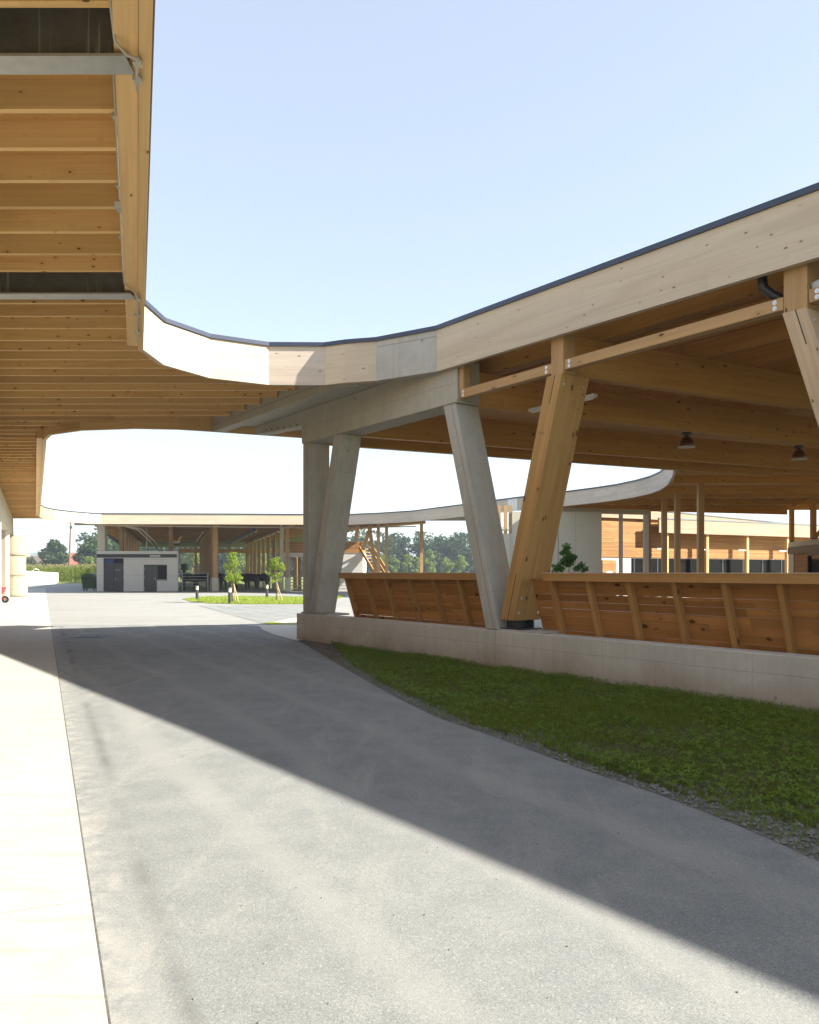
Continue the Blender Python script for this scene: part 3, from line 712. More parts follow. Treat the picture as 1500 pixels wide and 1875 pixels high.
m = MB(); a, b = V((2.2, 14.93, 4.50)), V((3.1, 13.64, 4.50)); m.bar(a, b, .10, .06); part(m, 'body', 'white_plastic', tl, bevel=.01)
m = MB(); m.tube([a+V((.03, -.05, -.04)), b+V((-.03, .05, -.04))], .018, 10); part(m, 'tube', 'white_letters', tl)
m = MB()
for f in (.15, .85): p = a.lerp(b, f); m.tube([p+Z3*.03, p+Z3*1.04], .004, 6)
part(m, 'hanger', 'galvanised', tl)

# ================================================================= GROUND
def sheet(name, poly, z, mat, kind='structure', label=None, dens=None):
    m = MB(); m.prism(poly, z, z); return setting(m, name, mat, kind, label)
sheet('ground', [(-1500, -300), (1500, -300), (1500, 3000), (-1500, 3000)], -.03, 'meadow')
pvl = lambda Y: -1.03-(Y-2.81)*.4475           # kerb line of the left pavement
edge_px = [(545, 1172), (575, 1190), (610, 1211), (660, 1240), (720, 1274), (800, 1313), (900, 1347), (1000, 1384), (1100, 1419), (1200, 1452), (1300, 1490), (1400, 1531), (1500, 1576)]
EDG = [tuple(gp(u, v)[:2]) for u, v in edge_px]
last = EDG[-1]; EDG2 = EDG+[(5.2, 5.9), (8.5, 3.1), (13, -1.5), (16, -5)]
apr = [gp(474, 1146), gp(482, 1153), gp(500, 1161), gp(545, 1173)]
road = [(pvl(-8), -8), (pvl(24.2), 24.2)]+[(-4.9, 24.2)]+[(p.x, p.y) for p in apr]+EDG2[1:]+[(20, -8)]
sheet('yard', [(-75, 22), (-16, 22), (30, 22), (40, 40), (40, 66), (5, 78), (-9, 72), (-26, 78), (-27, 118), (-75, 112)], -.016, 'asphalt_yard')
sheet('road', road, -.004, 'asphalt')
sheet('pavement', [(pvl(-8), -8), (pvl(79), 79), (pvl(79)-14, 79), (pvl(-8)-14, -8)], .0, 'pavement')
g3 = [gut(26.3, .25), gut(19.3, .25)]
sheet('apron', [(p.x, p.y) for p in apr]+[(-2.3, 19.3), (-1.9, 24.2), (-4.9, 24.2)], 0.0, 'apron')
sheet('verge', [EDG[0]]+EDG[1:]+EDG2[13:]+[f2(17, .2), f2(-.2, .2)], -.008, 'gravel_bed')
sheet('hall_floor', [f2(-.2, .34), f2(17, .34), (30, 2), (40, 12), (40, 58), (6, 58), (-1, 40)], -.008, 'gravel_pale')
grass_px = [(622, 1196), (650, 1222), (700, 1252), (780, 1288), (870, 1328), (960, 1354), (1080, 1398), (1200, 1437), (1320, 1475), (1420, 1500), (1500, 1515)]
GR = [tuple(gp(u, v)[:2]) for u, v in grass_px]+[(5.6, 6.7), (9.0, 3.6), (13, -.5)]
lawn_poly = GR+[f2(17, .0), f2(1.6, .0)]
sheet('lawn', lawn_poly, -.002, 'lawn_soil')
soil_poly = [tuple(gp(u, v)[:2]) for u, v in ((548, 1173), (580, 1190), (625, 1217), (665, 1236), (700, 1240), (690, 1215))]+[f2(1.9, 0), f2(0.02, 0)]
sheet('soil', soil_poly, -.0045, 'soil')
isl = [gp(334, 1097), gp(350, 1101.5), gp(385, 1104.5), gp(440, 1106), gp(553, 1106), gp(600, 1104)]+[V((-4.2, 54.5, 0)), gp(553, 1093), gp(420, 1091.5), gp(365, 1093)]
sheet('lawn_island', [(p.x, p.y) for p in isl], .0, 'lawn_far')
sheet('gravel_patch', [(p.x, p.y) for p in (gp(482, 1141), gp(545, 1130), gp(560, 1128), gp(560, 1143), gp(500, 1144.5))], -.006, 'gravel_pale')
sheet('lawn_patch', [(p.x, p.y) for p in (gp(482, 1141), gp(500, 1138), gp(520, 1141), gp(560, 1141), gp(560, 1143.5), gp(500, 1144.8))], -.002, 'lawn_far')
sheet('yard_lane', [(p.x, p.y) for p in (gp(362, 1108), gp(553, 1108), gp(600, 1112), gp(600, 1125), gp(540, 1129), gp(480, 1141))], -.009, 'asphalt')
dr = thing('drain_cover', 'dark drain grate set in the shaded asphalt', 'drain', gp(167, 1165.5))
p = gp(167, 1165.5); m = MB()
m.box(p.x-.42, p.x+.42, p.y-.40, p.y+.40, -.0035, .004)
part(m, 'frame', 'anthracite', dr)
for k in range(7):
    m = MB(); m.box(p.x-.36, p.x+.36, p.y-.36+k*.11, p.y-.31+k*.11, .0045, .010); part(m, 'slat', 'anthracite', dr)
# painted patches: repaired asphalt strips in the shade
def inside(poly, x, y):
    c = False; n = len(poly); j = n-1
    for i in range(n):
        xi, yi = poly[i]; xj, yj = poly[j]
        if (yi > y) != (yj > y) and x < (xj-xi)*(y-yi)/(yj-yi)+xi: c = not c
        j = i
    return c
def bbox(poly): xs = [p[0] for p in poly]; ys = [p[1] for p in poly]; return min(xs), max(xs), min(ys), max(ys)
class Tris:                                     # fast soup of small faces
    def __init__(s): s.v = []; s.f = []
    def tri(s, a, b, c): n = len(s.v); s.v += [a, b, c]; s.f.append((n, n+1, n+2))
    def quad(s, a, b, c, d): n = len(s.v); s.v += [a, b, c, d]; s.f.append((n, n+1, n+2, n+3))
    def obj(s, name, mat, parent=None, origin=None):
        me = bpy.data.meshes.new(name)
        vs = s.v if origin is None else [(x-origin[0], y-origin[1], z-origin[2]) for x, y, z in s.v]
        me.from_pydata(vs, [], s.f); me.materials.append(MATS[mat])
        o = bpy.data.objects.new(name, me); COL.objects.link(o)
        if parent is not None:
            o.parent = parent
            o.location = (V(origin) if origin is not None else V((0, 0, 0)))-WORLD.get(parent.name, V((0, 0, 0)))
        elif origin is not None: o.location = origin
        return o
rnd = random.Random(5)
def blades(t, poly, n, h0, h1, w, seed=1, patch=True, lean=.6, edge=None):
    r = random.Random(seed); x0, x1, y0, y1 = bbox(poly); k = 0; tries = 0
    while k < n and tries < n*14:
        tries += 1
        y = y0+(y1-y0)*r.random()**1.5; x = x0+(x1-x0)*r.random()
        if x > .58*y+1.2 or not inside(poly, x, y): continue
        d = noise.noise(V((x*1.6, y*1.6, 3.1)))*.5+noise.noise(V((x*.5, y*.5, 9)))*.6
        if patch and r.random() > .58+d*1.25: continue
        a = r.random()*6.283; hh = (h0+(h1-h0)*r.random())*(1+.5*d); ln = lean*hh*r.random(); b = r.random()*6.283
        dx, dy = math.cos(a)*w/2, math.sin(a)*w/2
        t.tri((x-dx, y-dy, -.002), (x+dx, y+dy, -.002), (x+math.cos(b)*ln, y+math.sin(b)*ln, hh)); k += 1
def clover(t, poly, n, seed=2, s0=.010, s1=.022):
    r = random.Random(seed); x0, x1, y0, y1 = bbox(poly); k = 0; tries = 0
    while k < n and tries < n*14:
        tries += 1
        y = y0+(y1-y0)*r.random()**1.5; x = x0+(x1-x0)*r.random()
        if x > .58*y+1.2 or not inside(poly, x, y): continue
        d = noise.noise(V((x*1.3+5, y*1.3, 3.1)))
        if r.random() > .5+d*.9: continue
        z = .02+r.random()*.05+.02*d; s = s0+(s1-s0)*r.random(); a = r.random()*6.28
        tx, ty = r.uniform(-.5, .5), r.uniform(-.5, .5)
        for q in range(3):
            b = a+q*2.094; c, e = math.cos(b), math.sin(b)
            P = lambda l, w: (x+c*l-e*w, y+e*l+c*w, z+(tx*(c*l-e*w)+ty*(e*l+c*w)))
            t.quad(P(0, 0), P(s, -s*.6), P(s*1.7, 0), P(s, s*.6))
        k += 1
t = Tris(); blades(t, lawn_poly, 62000, .03, .085, .007, 1)
tag(t.obj('grass', 'leaf_grass'), 'low dark green lawn grass in the shade of the hall', 'grass', kind='stuff')
t = Tris(); clover(t, lawn_poly, 17000)
tag(t.obj('clover', 'leaf_clover'), 'clover leaves growing through the shaded lawn', 'clover', kind='stuff')
fringe = EDG[2:]+EDG2[13:15]+list(reversed([(x+.35, y+.25) for x, y in GR[:-1]]))
t = Tris(); blades(t, fringe, 6500, .03, .10, .006, 4, lean=1.1); tag(t.obj('weeds', 'leaf_clover'), 'sparse weeds along the gravel edge of the road', 'weeds', kind='stuff')
t = Tris(); blades(t, lawn_poly, 4200, .05, .13, .005, 6, lean=1.5); tag(t.obj('dry_grass', 'leaf_dry'), 'dry straw-coloured blades in the lawn', 'dry grass', kind='stuff')
def stones(poly, n, s0, s1, seed, name, label, mat='stone'):
    r = random.Random(seed); t = Tris(); x0, x1, y0, y1 = bbox(poly); k = 0; tr = 0
    while k < n and tr < n*20:
        tr += 1
        y = y0+(y1-y0)*r.random()**1.4; x = x0+(x1-x0)*r.random()
        if x > .56*y+.8 or not inside(poly, x, y): continue
        s = s0+(s1-s0)*r.random()**2; a = r.random()*6.28
        ps = []
        for q in range(5):
            b = a+q*1.2566; rr = s*(.7+.5*r.random()); ps.append((x+math.cos(b)*rr, y+math.sin(b)*rr, -.004+s*.25*r.random()))
        top = (x+r.uniform(-.3, .3)*s, y+r.uniform(-.3, .3)*s, s*(.5+.4*r.random()))
        for q in range(5): t.tri(ps[q], ps[(q+1) % 5], top)
        k += 1
    tag(t.obj(name, mat), label, name, kind='stuff')
stones(fringe, 5200, .006, .024, 8, 'gravel', 'loose grey gravel between road edge and lawn')
stones(soil_poly, 700, .006, .02, 9, 'pebbles', 'pebbles on the bare soil by the plinth wall end')
stones([(pvl(2)+.05, 2), (pvl(9)+.05, 9), (2, 9), (4.4, 6.2), (2.0, 2)], 260, .003, .008, 21, 'grit', 'scattered grit on the asphalt road', 'stone')
m = MB(); q0, q1 = V((pvl(-8), -8, 0)), V((pvl(24), 24, 0)); nn = V((.9128, .4085, 0))*.006
m.face([q0-nn*.2+Z3*.0012, q0+nn+Z3*.0012, q1+nn+Z3*.0012, q1-nn*.2+Z3*.0012]); setting(m, 'pavement_joint', 'gravel_bed')
t = Tris(); blades(t, [(p.x, p.y) for p in isl], 9000, .05, .14, .02, 12, patch=False); tag(t.obj('island_grass', 'leaf_sapling'), 'sunlit grass on the small lawn in the yard', 'grass', kind='stuff')

# ================================================================= FOLIAGE
def leaf_cloud(t, blobs, n, ls, seed, flat=.0):
    r = random.Random(seed); vols = [b[3]*b[4]*b[5] for b in blobs]; tot = sum(vols)
    for b, vol in zip(blobs, vols):
        cx, cy, cz, rx, ry, rz = b
        for _ in range(int(n*vol/tot)+1):
            while True:
                x, y, z = r.uniform(-1, 1), r.uniform(-1, 1), r.uniform(-1, 1); q = x*x+y*y+z*z
                if q < 1 and q > .12*r.random(): break
            f = .82+.3*noise.noise(V((x*2+cx, y*2+cy, z*2+cz)))
            px, py, pz = cx+x*rx*f, cy+y*ry*f, cz+z*rz*f
            s = ls*(.6+.8*r.random()); a = V((r.gauss(0, 1), r.gauss(0, 1), r.gauss(0, .7))).normalized()
            b2 = a.cross(V((r.gauss(0, 1), r.gauss(0, 1), r.gauss(0, 1)))).normalized()
            p = V((px, py, pz)); t.quad(tuple(p-a*s), tuple(p-b2*s*.45), tuple(p+a*s), tuple(p+b2*s*.45))
def crown_blobs(x, y, z0, z1, w, n, seed):
    r = random.Random(seed); out = []
    for _ in range(n):
        f = r.random(); zz = z0+(z1-z0)*(.15+.75*f); env = math.sin(math.pi*min(1, .18+.80*f))**.7*w/2
        a = r.random()*6.28; rr = env*r.random()**.5*.75; s = w*.16*(.7+.7*r.random())
        out.append((x+math.cos(a)*rr, y+math.sin(a)*rr, zz, s, s, s*.8))
    return out
def trunk(mb, x, y, z1, r0, limbs, w, seed):
    r = random.Random(seed); mb.tube([(x, y, -.1), (x+r.uniform(-.02, .02)*z1, y, z1*.4), (x+r.uniform(-.03, .03)*z1, y, z1)], [r0, r0*.7, r0*.25], 8)
    for k in range(limbs):
        a = r.random()*6.28; f = .35+.5*r.random(); zz = z1*f; l = w*(.25+.3*r.random())
        mb.tube([(x, y, zz), (x+math.cos(a)*l*.6, y+math.sin(a)*l*.6, zz+l*.5), (x+math.cos(a)*l, y+math.sin(a)*l, zz+l*.95)], [r0*.4, r0*.25, r0*.08], 6)
def tree(name, x, y, h, w, z0, label, cat, mat, nleaf, ls, seed, group=None, nb=26, limbs=7, r0=None, bark='bark'):
    o = thing(name, label, cat, (x, y, 0), group)
    m = MB(); trunk(m, x, y, h*.85, r0 or h*.022, limbs, w, seed); part(m, 'trunk', bark, o, smooth=True)
    t = Tris(); leaf_cloud(t, crown_blobs(x, y, z0, h, w, nb, seed), nleaf, ls, seed+1); c = t.obj('crown', mat, o)
    return o
# saplings in the yard
for (u, v, vt, cw, lab, sd) in ((427, 1103, 1008, 1.05, 'slender young tree with a sparse crown beside the dark bollard in front', 31), (507, 1100, 1014, .95, 'young tree with a fuller leafy crown standing nearest the grey concrete legs', 37)):
    g = gp(u, v); h = (v-vt)/1500*g.y
    o = thing('sapling', lab, 'young tree', (g.x, g.y, 0), 'staked young trees on the yard lawn')
    m = MB(); trunk(m, g.x-.03, g.y, h*.9, .028, 9, cw*.75, sd); part(m, 'trunk', 'bark', o, smooth=True)
    t = Tris(); leaf_cloud(t, crown_blobs(g.x-.03, g.y, h*.30, h, cw*1.25, 26, sd), 1900, .05, sd); t.obj('crown', 'leaf_sapling', o)
    for dx, dy in ((.10, .1), (.34, -.15)):
        m = MB(); m.tube([(g.x+dx, g.y+dy, -.05), (g.x+.02, g.y+.02, h*.36)], .022, 7); part(m, 'stake', 'stake', o)
g = V((xat(1041, 26.5), 26.5, 0))
o = thing('sapling', 'dark green young tree rising behind the longer timber screen against the concrete wall', 'young tree', g)
m = MB(); trunk(m, g.x, g.y, 2.1, .03, 8, .9, 5); part(m, 'trunk', 'bark', o, smooth=True)
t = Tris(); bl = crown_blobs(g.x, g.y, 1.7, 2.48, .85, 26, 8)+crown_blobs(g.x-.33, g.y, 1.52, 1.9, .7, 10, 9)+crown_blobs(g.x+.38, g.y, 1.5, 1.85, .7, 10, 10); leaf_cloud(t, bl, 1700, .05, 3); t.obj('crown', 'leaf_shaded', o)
# bollards
def bollard(g, label, src=[]):
    if not src:
        o = thing('bollard', label, 'bollard light', g, 'bollard lights in the yard')
        m = MB(); m.lathe(g, [(0, 0), (.085, 0), (.085, .56), (0, .56)], 18); part(m, 'post', 'anthracite', o, origin=tuple(g), smooth=False)
        m = MB(); m.lathe(g, [(0, .561), (.076, .561), (.076, .70), (0, .70)], 18); part(m, 'lamp_glass', 'white_plastic', o, origin=tuple(g))
        m = MB(); m.lathe(g, [(0, .701), (.088, .701), (.088, .765), (.07, .78), (0, .782)], 18); part(m, 'cap', 'galvanised', o, origin=tuple(g))
        src.append(o); return o
    return copy_thing(src[0], g, label)
bollard(gp(361, 1098), 'leftmost dark bollard light, in front of the cattle gate')
bollard(gp(421, 1105), 'dark bollard light nearest the front, beside the sparse young tree')
bollard(gp(489, 1094), 'dark bollard light farthest back, beside the fuller young tree')

# ================================================================= CATTLE HALL
ch = thing('cattle_hall', 'long open cattle hall across the yard with pale fascia and rows of timber posts', 'hall', (-14, 66, 0))
AX = V((-.2756, .9613, 0))
back = [(6.6, 51.0), (4.3, 63.4), (.85, 63.4), (-1.2, 64.5), (-21, 133), (-45, 128), (-28.6, 75), (-25.9, 67.5), (-24.75, 62.8), (-25.2, 60.0), (-25.5, 58.6), (-24.95, 57.2)]
oc = offset_poly(O2, .09)
sk = [V((xat(320, 88), 88, 0)), V((xat(341, 88), 88, 0)), V((xat(329, 120), 120, 0)), V((xat(311, 120), 120, 0))]
hole = [(p.x, p.y) for p in sk]
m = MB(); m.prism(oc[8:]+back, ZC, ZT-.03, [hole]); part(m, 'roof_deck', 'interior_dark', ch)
fascia(O2[8:], ['wood_fascia']*6+['wood_fascia_shade']*5, ch)
m = MB(); m.prism(hole, 5.86, 5.865); part(m, 'skylight', 'white_plastic', ch)
def row(p, n, step, w, z1, plinth=1.1, mat='wood_post'):
    for k in range(n):
        q = V(p)+AX*(step*k)
        m = MB(); m.box(q.x-w/2, q.x+w/2, q.y-w/2, q.y+w/2, plinth, z1); o = part(m, 'post', mat, ch)
        m = MB(); m.box(q.x-w/2-.06, q.x+w/2+.06, q.y-w/2-.06, q.y+w/2+.06, 0, plinth); part(m, 'foot', 'concrete_pale', o)
row((-15.7, 66.3, 0), 9, 4.6, .34, 5.2); row((-9.85, 66.1, 0), 9, 4.6, .27, 5.2)
row((-20.1, 69, 0), 6, 6, .3, 5.2, .02); row((-24.6, 70, 0), 7, 5.5, .3, 5.2, .02)
for u, w in ((516, .26),):
    X = xat(u, 67); m = MB(); m.box(X-w/2, X+w/2, 66.9, 67.2, 0, 5.5); sp_ = part(m, 'post', 'concrete_pale', ch)
for p in ((-15.7, 66.3), (-9.85, 66.1), (-20.1, 69), (-24.6, 70)):
    a = V((*p, 5.33)); m = MB(); m.bar(a-AX*4.3, a+AX*40, .22, .36); part(m, 'beam', 'wood_glulam', ch)
for k in range(14):
    q = V((-5.5, 64.5, 0))+AX*(k*3.1); a = q+V((0, 0, 5.47)); m = MB(); m.bar(a, a+V((-.995, -.06, 0))*19.5, .12, .14); part(m, 'rafter', 'wood_glulam', ch)
m = MB(); a = V((-12.6, 66.5, 5.05)); m.bar(a, a+AX*40, .25, .3); part(m, 'duct', 'anthracite', ch)
# rail pipe and cable tray along the front
m = MB(); m.tube([(-26.5, 58.9, 5.42), (-24.3, 60.2, 5.14), (-22, 61.2, 5.06), (-9, 64.0, 5.05), (-4.6, 63.9, 5.03), (.5, 62.8, 5.06)], .045, 8); part(m, 'rail_pipe', 'pipe_grey', ch)
m = MB(); m.box(xat(138, 61.5), xat(200, 61.5), 61.3, 61.6, zat(962, 61.5), zat(957, 61.5)); part(m, 'gutter', 'galvanised', ch)
for d in (0, .35):
    m = MB(); m.tube([(-22.4, 61.8, 5.14), (-21.8+d, 62.5, 5.10), (-21.2+d, 63.8, 4.9), (-21.2+d, 66.5, 4.2), (-20.9+d, 68.5, 3.3)], .06, 8); part(m, 'pipe', 'pipe_grey', ch, smooth=True)
m = MB(); m.tube([(-20.4-1.0, 66.7, 3.3), (-21.4, 66.7, 5.2)], .035, 8); part(m, 'pipe', 'pipe_grey', ch)
m = MB(); m.box(-25.32, -24.72, 66.45, 67.0, 3.28, 5.53); part(m, 'pillar', 'concrete_pale', ch, bevel=.01)
# rear timber lattice of the hall
m = MB()
for k in range(11):
    q = V((-6.2, 102, 0))+V((-1.9*k, -.54*k, 0)); m.box(q.x-.12, q.x+.12, q.y-.12, q.y+.12, 0, 4.6)
m.bar((-5.5, 102.2, 4.1), (-27, 96.0, 4.1), .2, .5); part(m, 'rear_frame', 'wood_glulam', ch)
# fluorescent tubes in the hall
src = None
k = 0
for base, n in ((V((-12.9, 68.5, 4.95)), 7), (V((-17.8, 70.5, 4.95)), 6), (V((-11.0, 69.0, 4.95)), 6)):
    for i in range(n):
        p = base+AX*(i*4.2)
        if src is None:
            src = thing('strip_light', 'small white strip light hanging in a row under the cattle hall roof', 'light', p, 'strip lights under the cattle hall roof')
            m = MB(); m.bar(p-AX*.6, p+AX*.6, .16, .09); part(m, 'body', 'white_plastic', src, origin=tuple(p))
            m = MB(); m.tube([p, p+Z3*.5], .006, 5); part(m, 'hanger', 'galvanised', src, origin=tuple(p))
        else: copy_thing(src, p, src['label'])
# office
ob = thing('office_block', 'pale concrete office cube with dark sign band under the cattle hall roof', 'office', (-22, 66.4, 0))
Y = 66.4; X0, X1 = xat(177, Y), xat(325.5, Y); k_ = Y/1500
d1 = (xat(189.4, Y), xat(226.6, Y)); d2 = (xat(263.2, Y), xat(287.3, Y)); w2 = xat(306, Y)
zs = (zat(1022, Y), zat(1034, Y), zat(1064, Y), 3.27)
m = MB()
def wl_box(x0, x1, z0, z1): m.hexa([(x0, Y, z0), (x0, Y, z1), (x0, Y+.25, z1), (x0, Y+.25, z0)], [(x1, Y, z0), (x1, Y, z1), (x1, Y+.25, z1), (x1, Y+.25, z0)], (x0+60, z0))
wl_box(X0, d1[0], 0, 3.27); wl_box(d1[0], d1[1], zs[0], 3.27); wl_box(d1[1], d2[0], 0, 3.27)
wl_box(d2[0], w2, zs[1], 3.27); wl_box(d2[1], w2, 0, zs[2]); wl_box(w2, X1, 0, 3.27)
q_ = -.33*4.7
for xa_, xb_, za_, zb_ in ((X0, X0+.25, 0, 3.27), (X1-.25, X1-.002, 0, 3.27), (X0+.26, X1-.26, 3.05, 3.25)):
    m.hexa([(xa_, Y+.26, za_), (xb_, Y+.26, za_), (xb_, Y+.26, zb_), (xa_, Y+.26, zb_)], [(xa_+q_, Y+5, za_), (xb_+q_, Y+5, za_), (xb_+q_, Y+5, zb_), (xa_+q_, Y+5, zb_)])
m.box(X0+q_+.1, X1+q_-.1, Y+5.01, Y+5.2, 0, 3.27)
part(m, 'wall', 'concrete_office', ob)
m = MB(); m.box(X0-.01, X1-.06, Y-.02, Y-.003, zat(1021, Y), zat(1014.6, Y)); sb = part(m, 'sign_band', 'anthracite', ob)
def text(s, size, loc, mat, parent, name, yaw=0, ext=.004):
    cu = bpy.data.curves.new('t', 'FONT'); cu.body = s; cu.size = size; cu.extrude = ext; cu.align_x = 'CENTER'; cu.offset = size*.012
    o = bpy.data.objects.new('t', cu); COL.objects.link(o)
    me = bpy.data.meshes.new_from_object(o.evaluated_get(bpy.context.evaluated_depsgraph_get()))
    bpy.data.objects.remove(o); me.transform(Matrix.Translation(loc) @ Matrix.Rotation(yaw, 4, 'Z') @ Matrix.Rotation(R(90), 4, 'X'))
    me.materials.clear(); me.materials.append(MATS[mat]); q = bpy.data.objects.new(name, me); COL.objects.link(q)
    q.parent = parent; q.location = -WORLD.get(parent.name, V((0, 0, 0))); return q
text('RINDER', .25, V((xat(284.3, Y), Y-.026, zat(1019.9, Y))), 'white_letters', sb, 'lettering')
def leaf_door(x0, x1, z1, hx, name='door'):
    m = MB(); m.box(x0, x1, Y+.06, Y+.12, .01, z1); dd = part(m, name, 'anthracite_door', ob, bevel=.006)
    m = MB(); m.box(hx-.02, hx+.02, Y+.035, Y+.058, .88, 1.12); s_ = 1 if hx < (x0+x1)/2 else -1
    m.bar((hx, Y+.03, 1.04), (hx+.16*s_, Y+.03, 1.04), .03, .03); part(m, 'handle', 'galvanised', dd)
    m = MB()
    for z in (.25, z1*.55, z1-.3):
        hxx = x1-.01 if hx < (x0+x1)/2 else x0+.01
        m.box(hxx-.045, hxx+.045, Y+.03, Y+.058, z-.08, z+.08)
    part(m, 'hinge', 'galvanised', dd)
mid = (d1[0]+d1[1])/2; zt_ = zat(1032.5, Y)
m = MB(); m.box(d1[0]+.005, mid-.012, Y+.06, Y+.12, .01, zt_-.02); part(m, 'door', 'anthracite_door', ob, bevel=.006)
leaf_door(mid+.012, d1[1]-.005, zt_-.02, mid+.14)
m = MB(); m.box(d1[0]+.005, d1[1]-.005, Y+.05, Y+.13, zt_, zt_+.07); m.box(d1[0]+.005, d1[1]-.005, Y+.05, Y+.13, zs[0]-.06, zs[0]-.002)
for x in (d1[0]+.005, mid-.04, d1[1]-.075): m.box(x, x+.07, Y+.05, Y+.13, zt_+.071, zs[0]-.061)
tf = part(m, 'transom', 'anthracite_door', ob)
m = MB(); m.box(d1[0]+.076, mid-.041, Y+.085, Y+.095, zt_+.071, zs[0]-.061); part(m, 'pane', 'glass_reflect_blue', tf)
m = MB(); m.box(mid+.031, d1[1]-.076, Y+.085, Y+.095, zt_+.071, zs[0]-.061); part(m, 'pane', 'glass_dark', tf)
m = MB(); m.box(mid+.06, mid+.55, Y+.045, Y+.058, 1.72, 1.77); part(m, 'door_plate', 'pipe_grey', ob)
leaf_door(d2[0]+.005, d2[1]-.02, zs[1]-.05, d2[1]-.14)
m = MB(); x0, x1 = d2[1]-.01, w2-.005
m.box(x0, x0+.06, Y+.05, Y+.13, zs[2]+.01, zs[1]-.005); m.box(x1-.06, x1, Y+.05, Y+.13, zs[2]+.01, zs[1]-.005); m.box(x0+.061, x1-.061, Y+.05, Y+.13, zs[1]-.07, zs[1]-.005); m.box(x0+.061, x1-.061, Y+.05, Y+.13, zs[2]+.01, zs[2]+.05)
wf = part(m, 'window', 'anthracite_door', ob)
m = MB(); m.box(x0+.061, x1-.061, Y+.085, Y+.095, zs[2]+.051, zs[1]-.071); part(m, 'pane', 'glass_dark', wf)
m = MB(); m.box(x0+.02, x1-.05, Y-.03, Y+.045, zs[2]+.02, zs[2]+.12); part(m, 'sill', 'galvanised', wf)
# gates and cattle
def gate(x0, x1, y, z0, z1, label):
    t = thing('cattle_gate', label, 'gate', ((x0+x1)/2, y, 0), 'steel gates of the cattle hall')
    m = MB()
    for x in (x0, x1): m.tube([(x, y, 0), (x, y, z1+.05)], .05, 10)
    part(m, 'gate_post', 'galvanised', t)
    for k in range(5):
        z = z0+(z1-z0)*k/4; m = MB(); m.tube([(x0, y, z), (x1, y, z)], .028, 8); part(m, 'rail', 'galvanised', t)
gate(xat(331, 67.5)+.1, xat(380, 67.5), 67.6, .42, zat(1050, 67.5), 'galvanised five-rail gate between the office cube and the first post')
gate(xat(531, 66.8), -4.6, 66.9, .2, zat(1055, 66.8), 'galvanised five-rail gate right of the post behind the concrete legs')
def cow(x, y, rz, label, src=[]):
    if not src:
        o = thing('cow', label, 'cow', (x, y, 0), 'dark cattle standing in the hall')
        me = bpy.data.meshes.new('cow')
        # spine, neck, head and legs as one skinned skeleton (cow faces +x)
        vs = [(-.62, 0, 1.12), (-.75, 0, 1.18), (-.2, 0, 1.02), (.35, 0, 1.04), (.62, 0, 1.15), (.88, 0, 1.22), (1.12, 0, 1.14), (1.30, 0, .98),
              (-.66, .20, .92), (-.70, .21, .58), (-.62, .21, .28), (-.62, .21, .03), (-.66, -.20, .92), (-.56, -.21, .58), (-.50, -.21, .28), (-.50, -.21, .03),
              (.50, .18, .80), (.48, .19, .46), (.50, .19, .22), (.50, .19, .03), (.50, -.18, .80), (.58, -.19, .46), (.60, -.19, .22), (.60, -.19, .03),
              (-.90, 0, 1.05), (-.94, 0, .62), (1.05, .17, 1.22), (1.05, -.17, 1.22)]
        es = [(0, 1), (0, 2), (2, 3), (3, 4), (4, 5), (5, 6), (6, 7), (0, 8), (8, 9), (9, 10), (10, 11), (0, 12), (12, 13), (13, 14), (14, 15), (3, 16), (16, 17), (17, 18), (18, 19), (3, 20), (20, 21), (21, 22), (22, 23), (1, 24), (24, 25), (6, 26), (6, 27)]
        rs = [.30, .16, .36, .34, .24, .16, .13, .085, .17, .10, .06, .055, .17, .10, .06, .055, .14, .085, .055, .055, .14, .085, .055, .055, .04, .03, .035, .035]
        me.from_pydata(vs, es, [])
        b = bpy.data.objects.new('body', me); COL.objects.link(b)
        mod = b.modifiers.new('skin', 'SKIN'); mod.use_smooth_shade = True
        sd = me.skin_vertices.get('') or (me.skin_vertices[0] if len(me.skin_vertices) else None)
        if sd is None:
            me.attributes  # layer is created by the modifier in newer versions
            bm = bmesh.new(); bm.from_mesh(me); bm.verts.layers.skin.verify(); bm.to_mesh(me); bm.free(); sd = me.skin_vertices[0]
        for i, r_ in enumerate(rs): sd.data[i].radius = (r_, r_)
        sd.data[2].use_root = True
        ss = b.modifiers.new('sub', 'SUBSURF'); ss.levels = 1; ss.render_levels = 2
        ev = b.evaluated_get(bpy.context.evaluated_depsgraph_get()); me2 = bpy.data.meshes.new_from_object(ev)
        bpy.data.objects.remove(b); me2.materials.clear(); me2.materials.append(MATS['cow_hide'])
        b = bpy.data.objects.new('body', me2); COL.objects.link(b); b.parent = o; me2.polygons.foreach_set('use_smooth', [True]*len(me2.polygons))
        o.rotation_euler.z = rz; src.append(o); return o
    return copy_thing(src[0], (x, y, 0), label, rz)
cow(xat(405, 73), 73, R(80), 'black cow standing alone right behind the first hall post')
cow(xat(445, 75), 75, R(5), 'black cow seen side-on at the left of the group behind the young trees')
cow(xat(462, 74), 74, R(-15), 'black cow seen side-on between the two young trees')
cow(xat(478, 76), 76, R(160), 'black cow facing left just beside the fuller young tree')
cow(xat(350, 71), 71, R(10), 'black cow behind the gate next to the office cube')
cow(xat(368, 73), 73, R(200), 'black cow behind the gate, nearer to the first hall post')
m = MB(); m.box(xat(331, 70), xat(342, 70), 70, 70.6, zat(1044, 70), zat(1032, 70)); m.box(xat(331, 70)+.1, xat(334, 70)+.2, 70.2, 70.4, 0, zat(1044, 70)); bx = m.build('feed_station', 'anthracite'); tag(bx, 'dark feed station box on a post at the office corner', 'feeder')
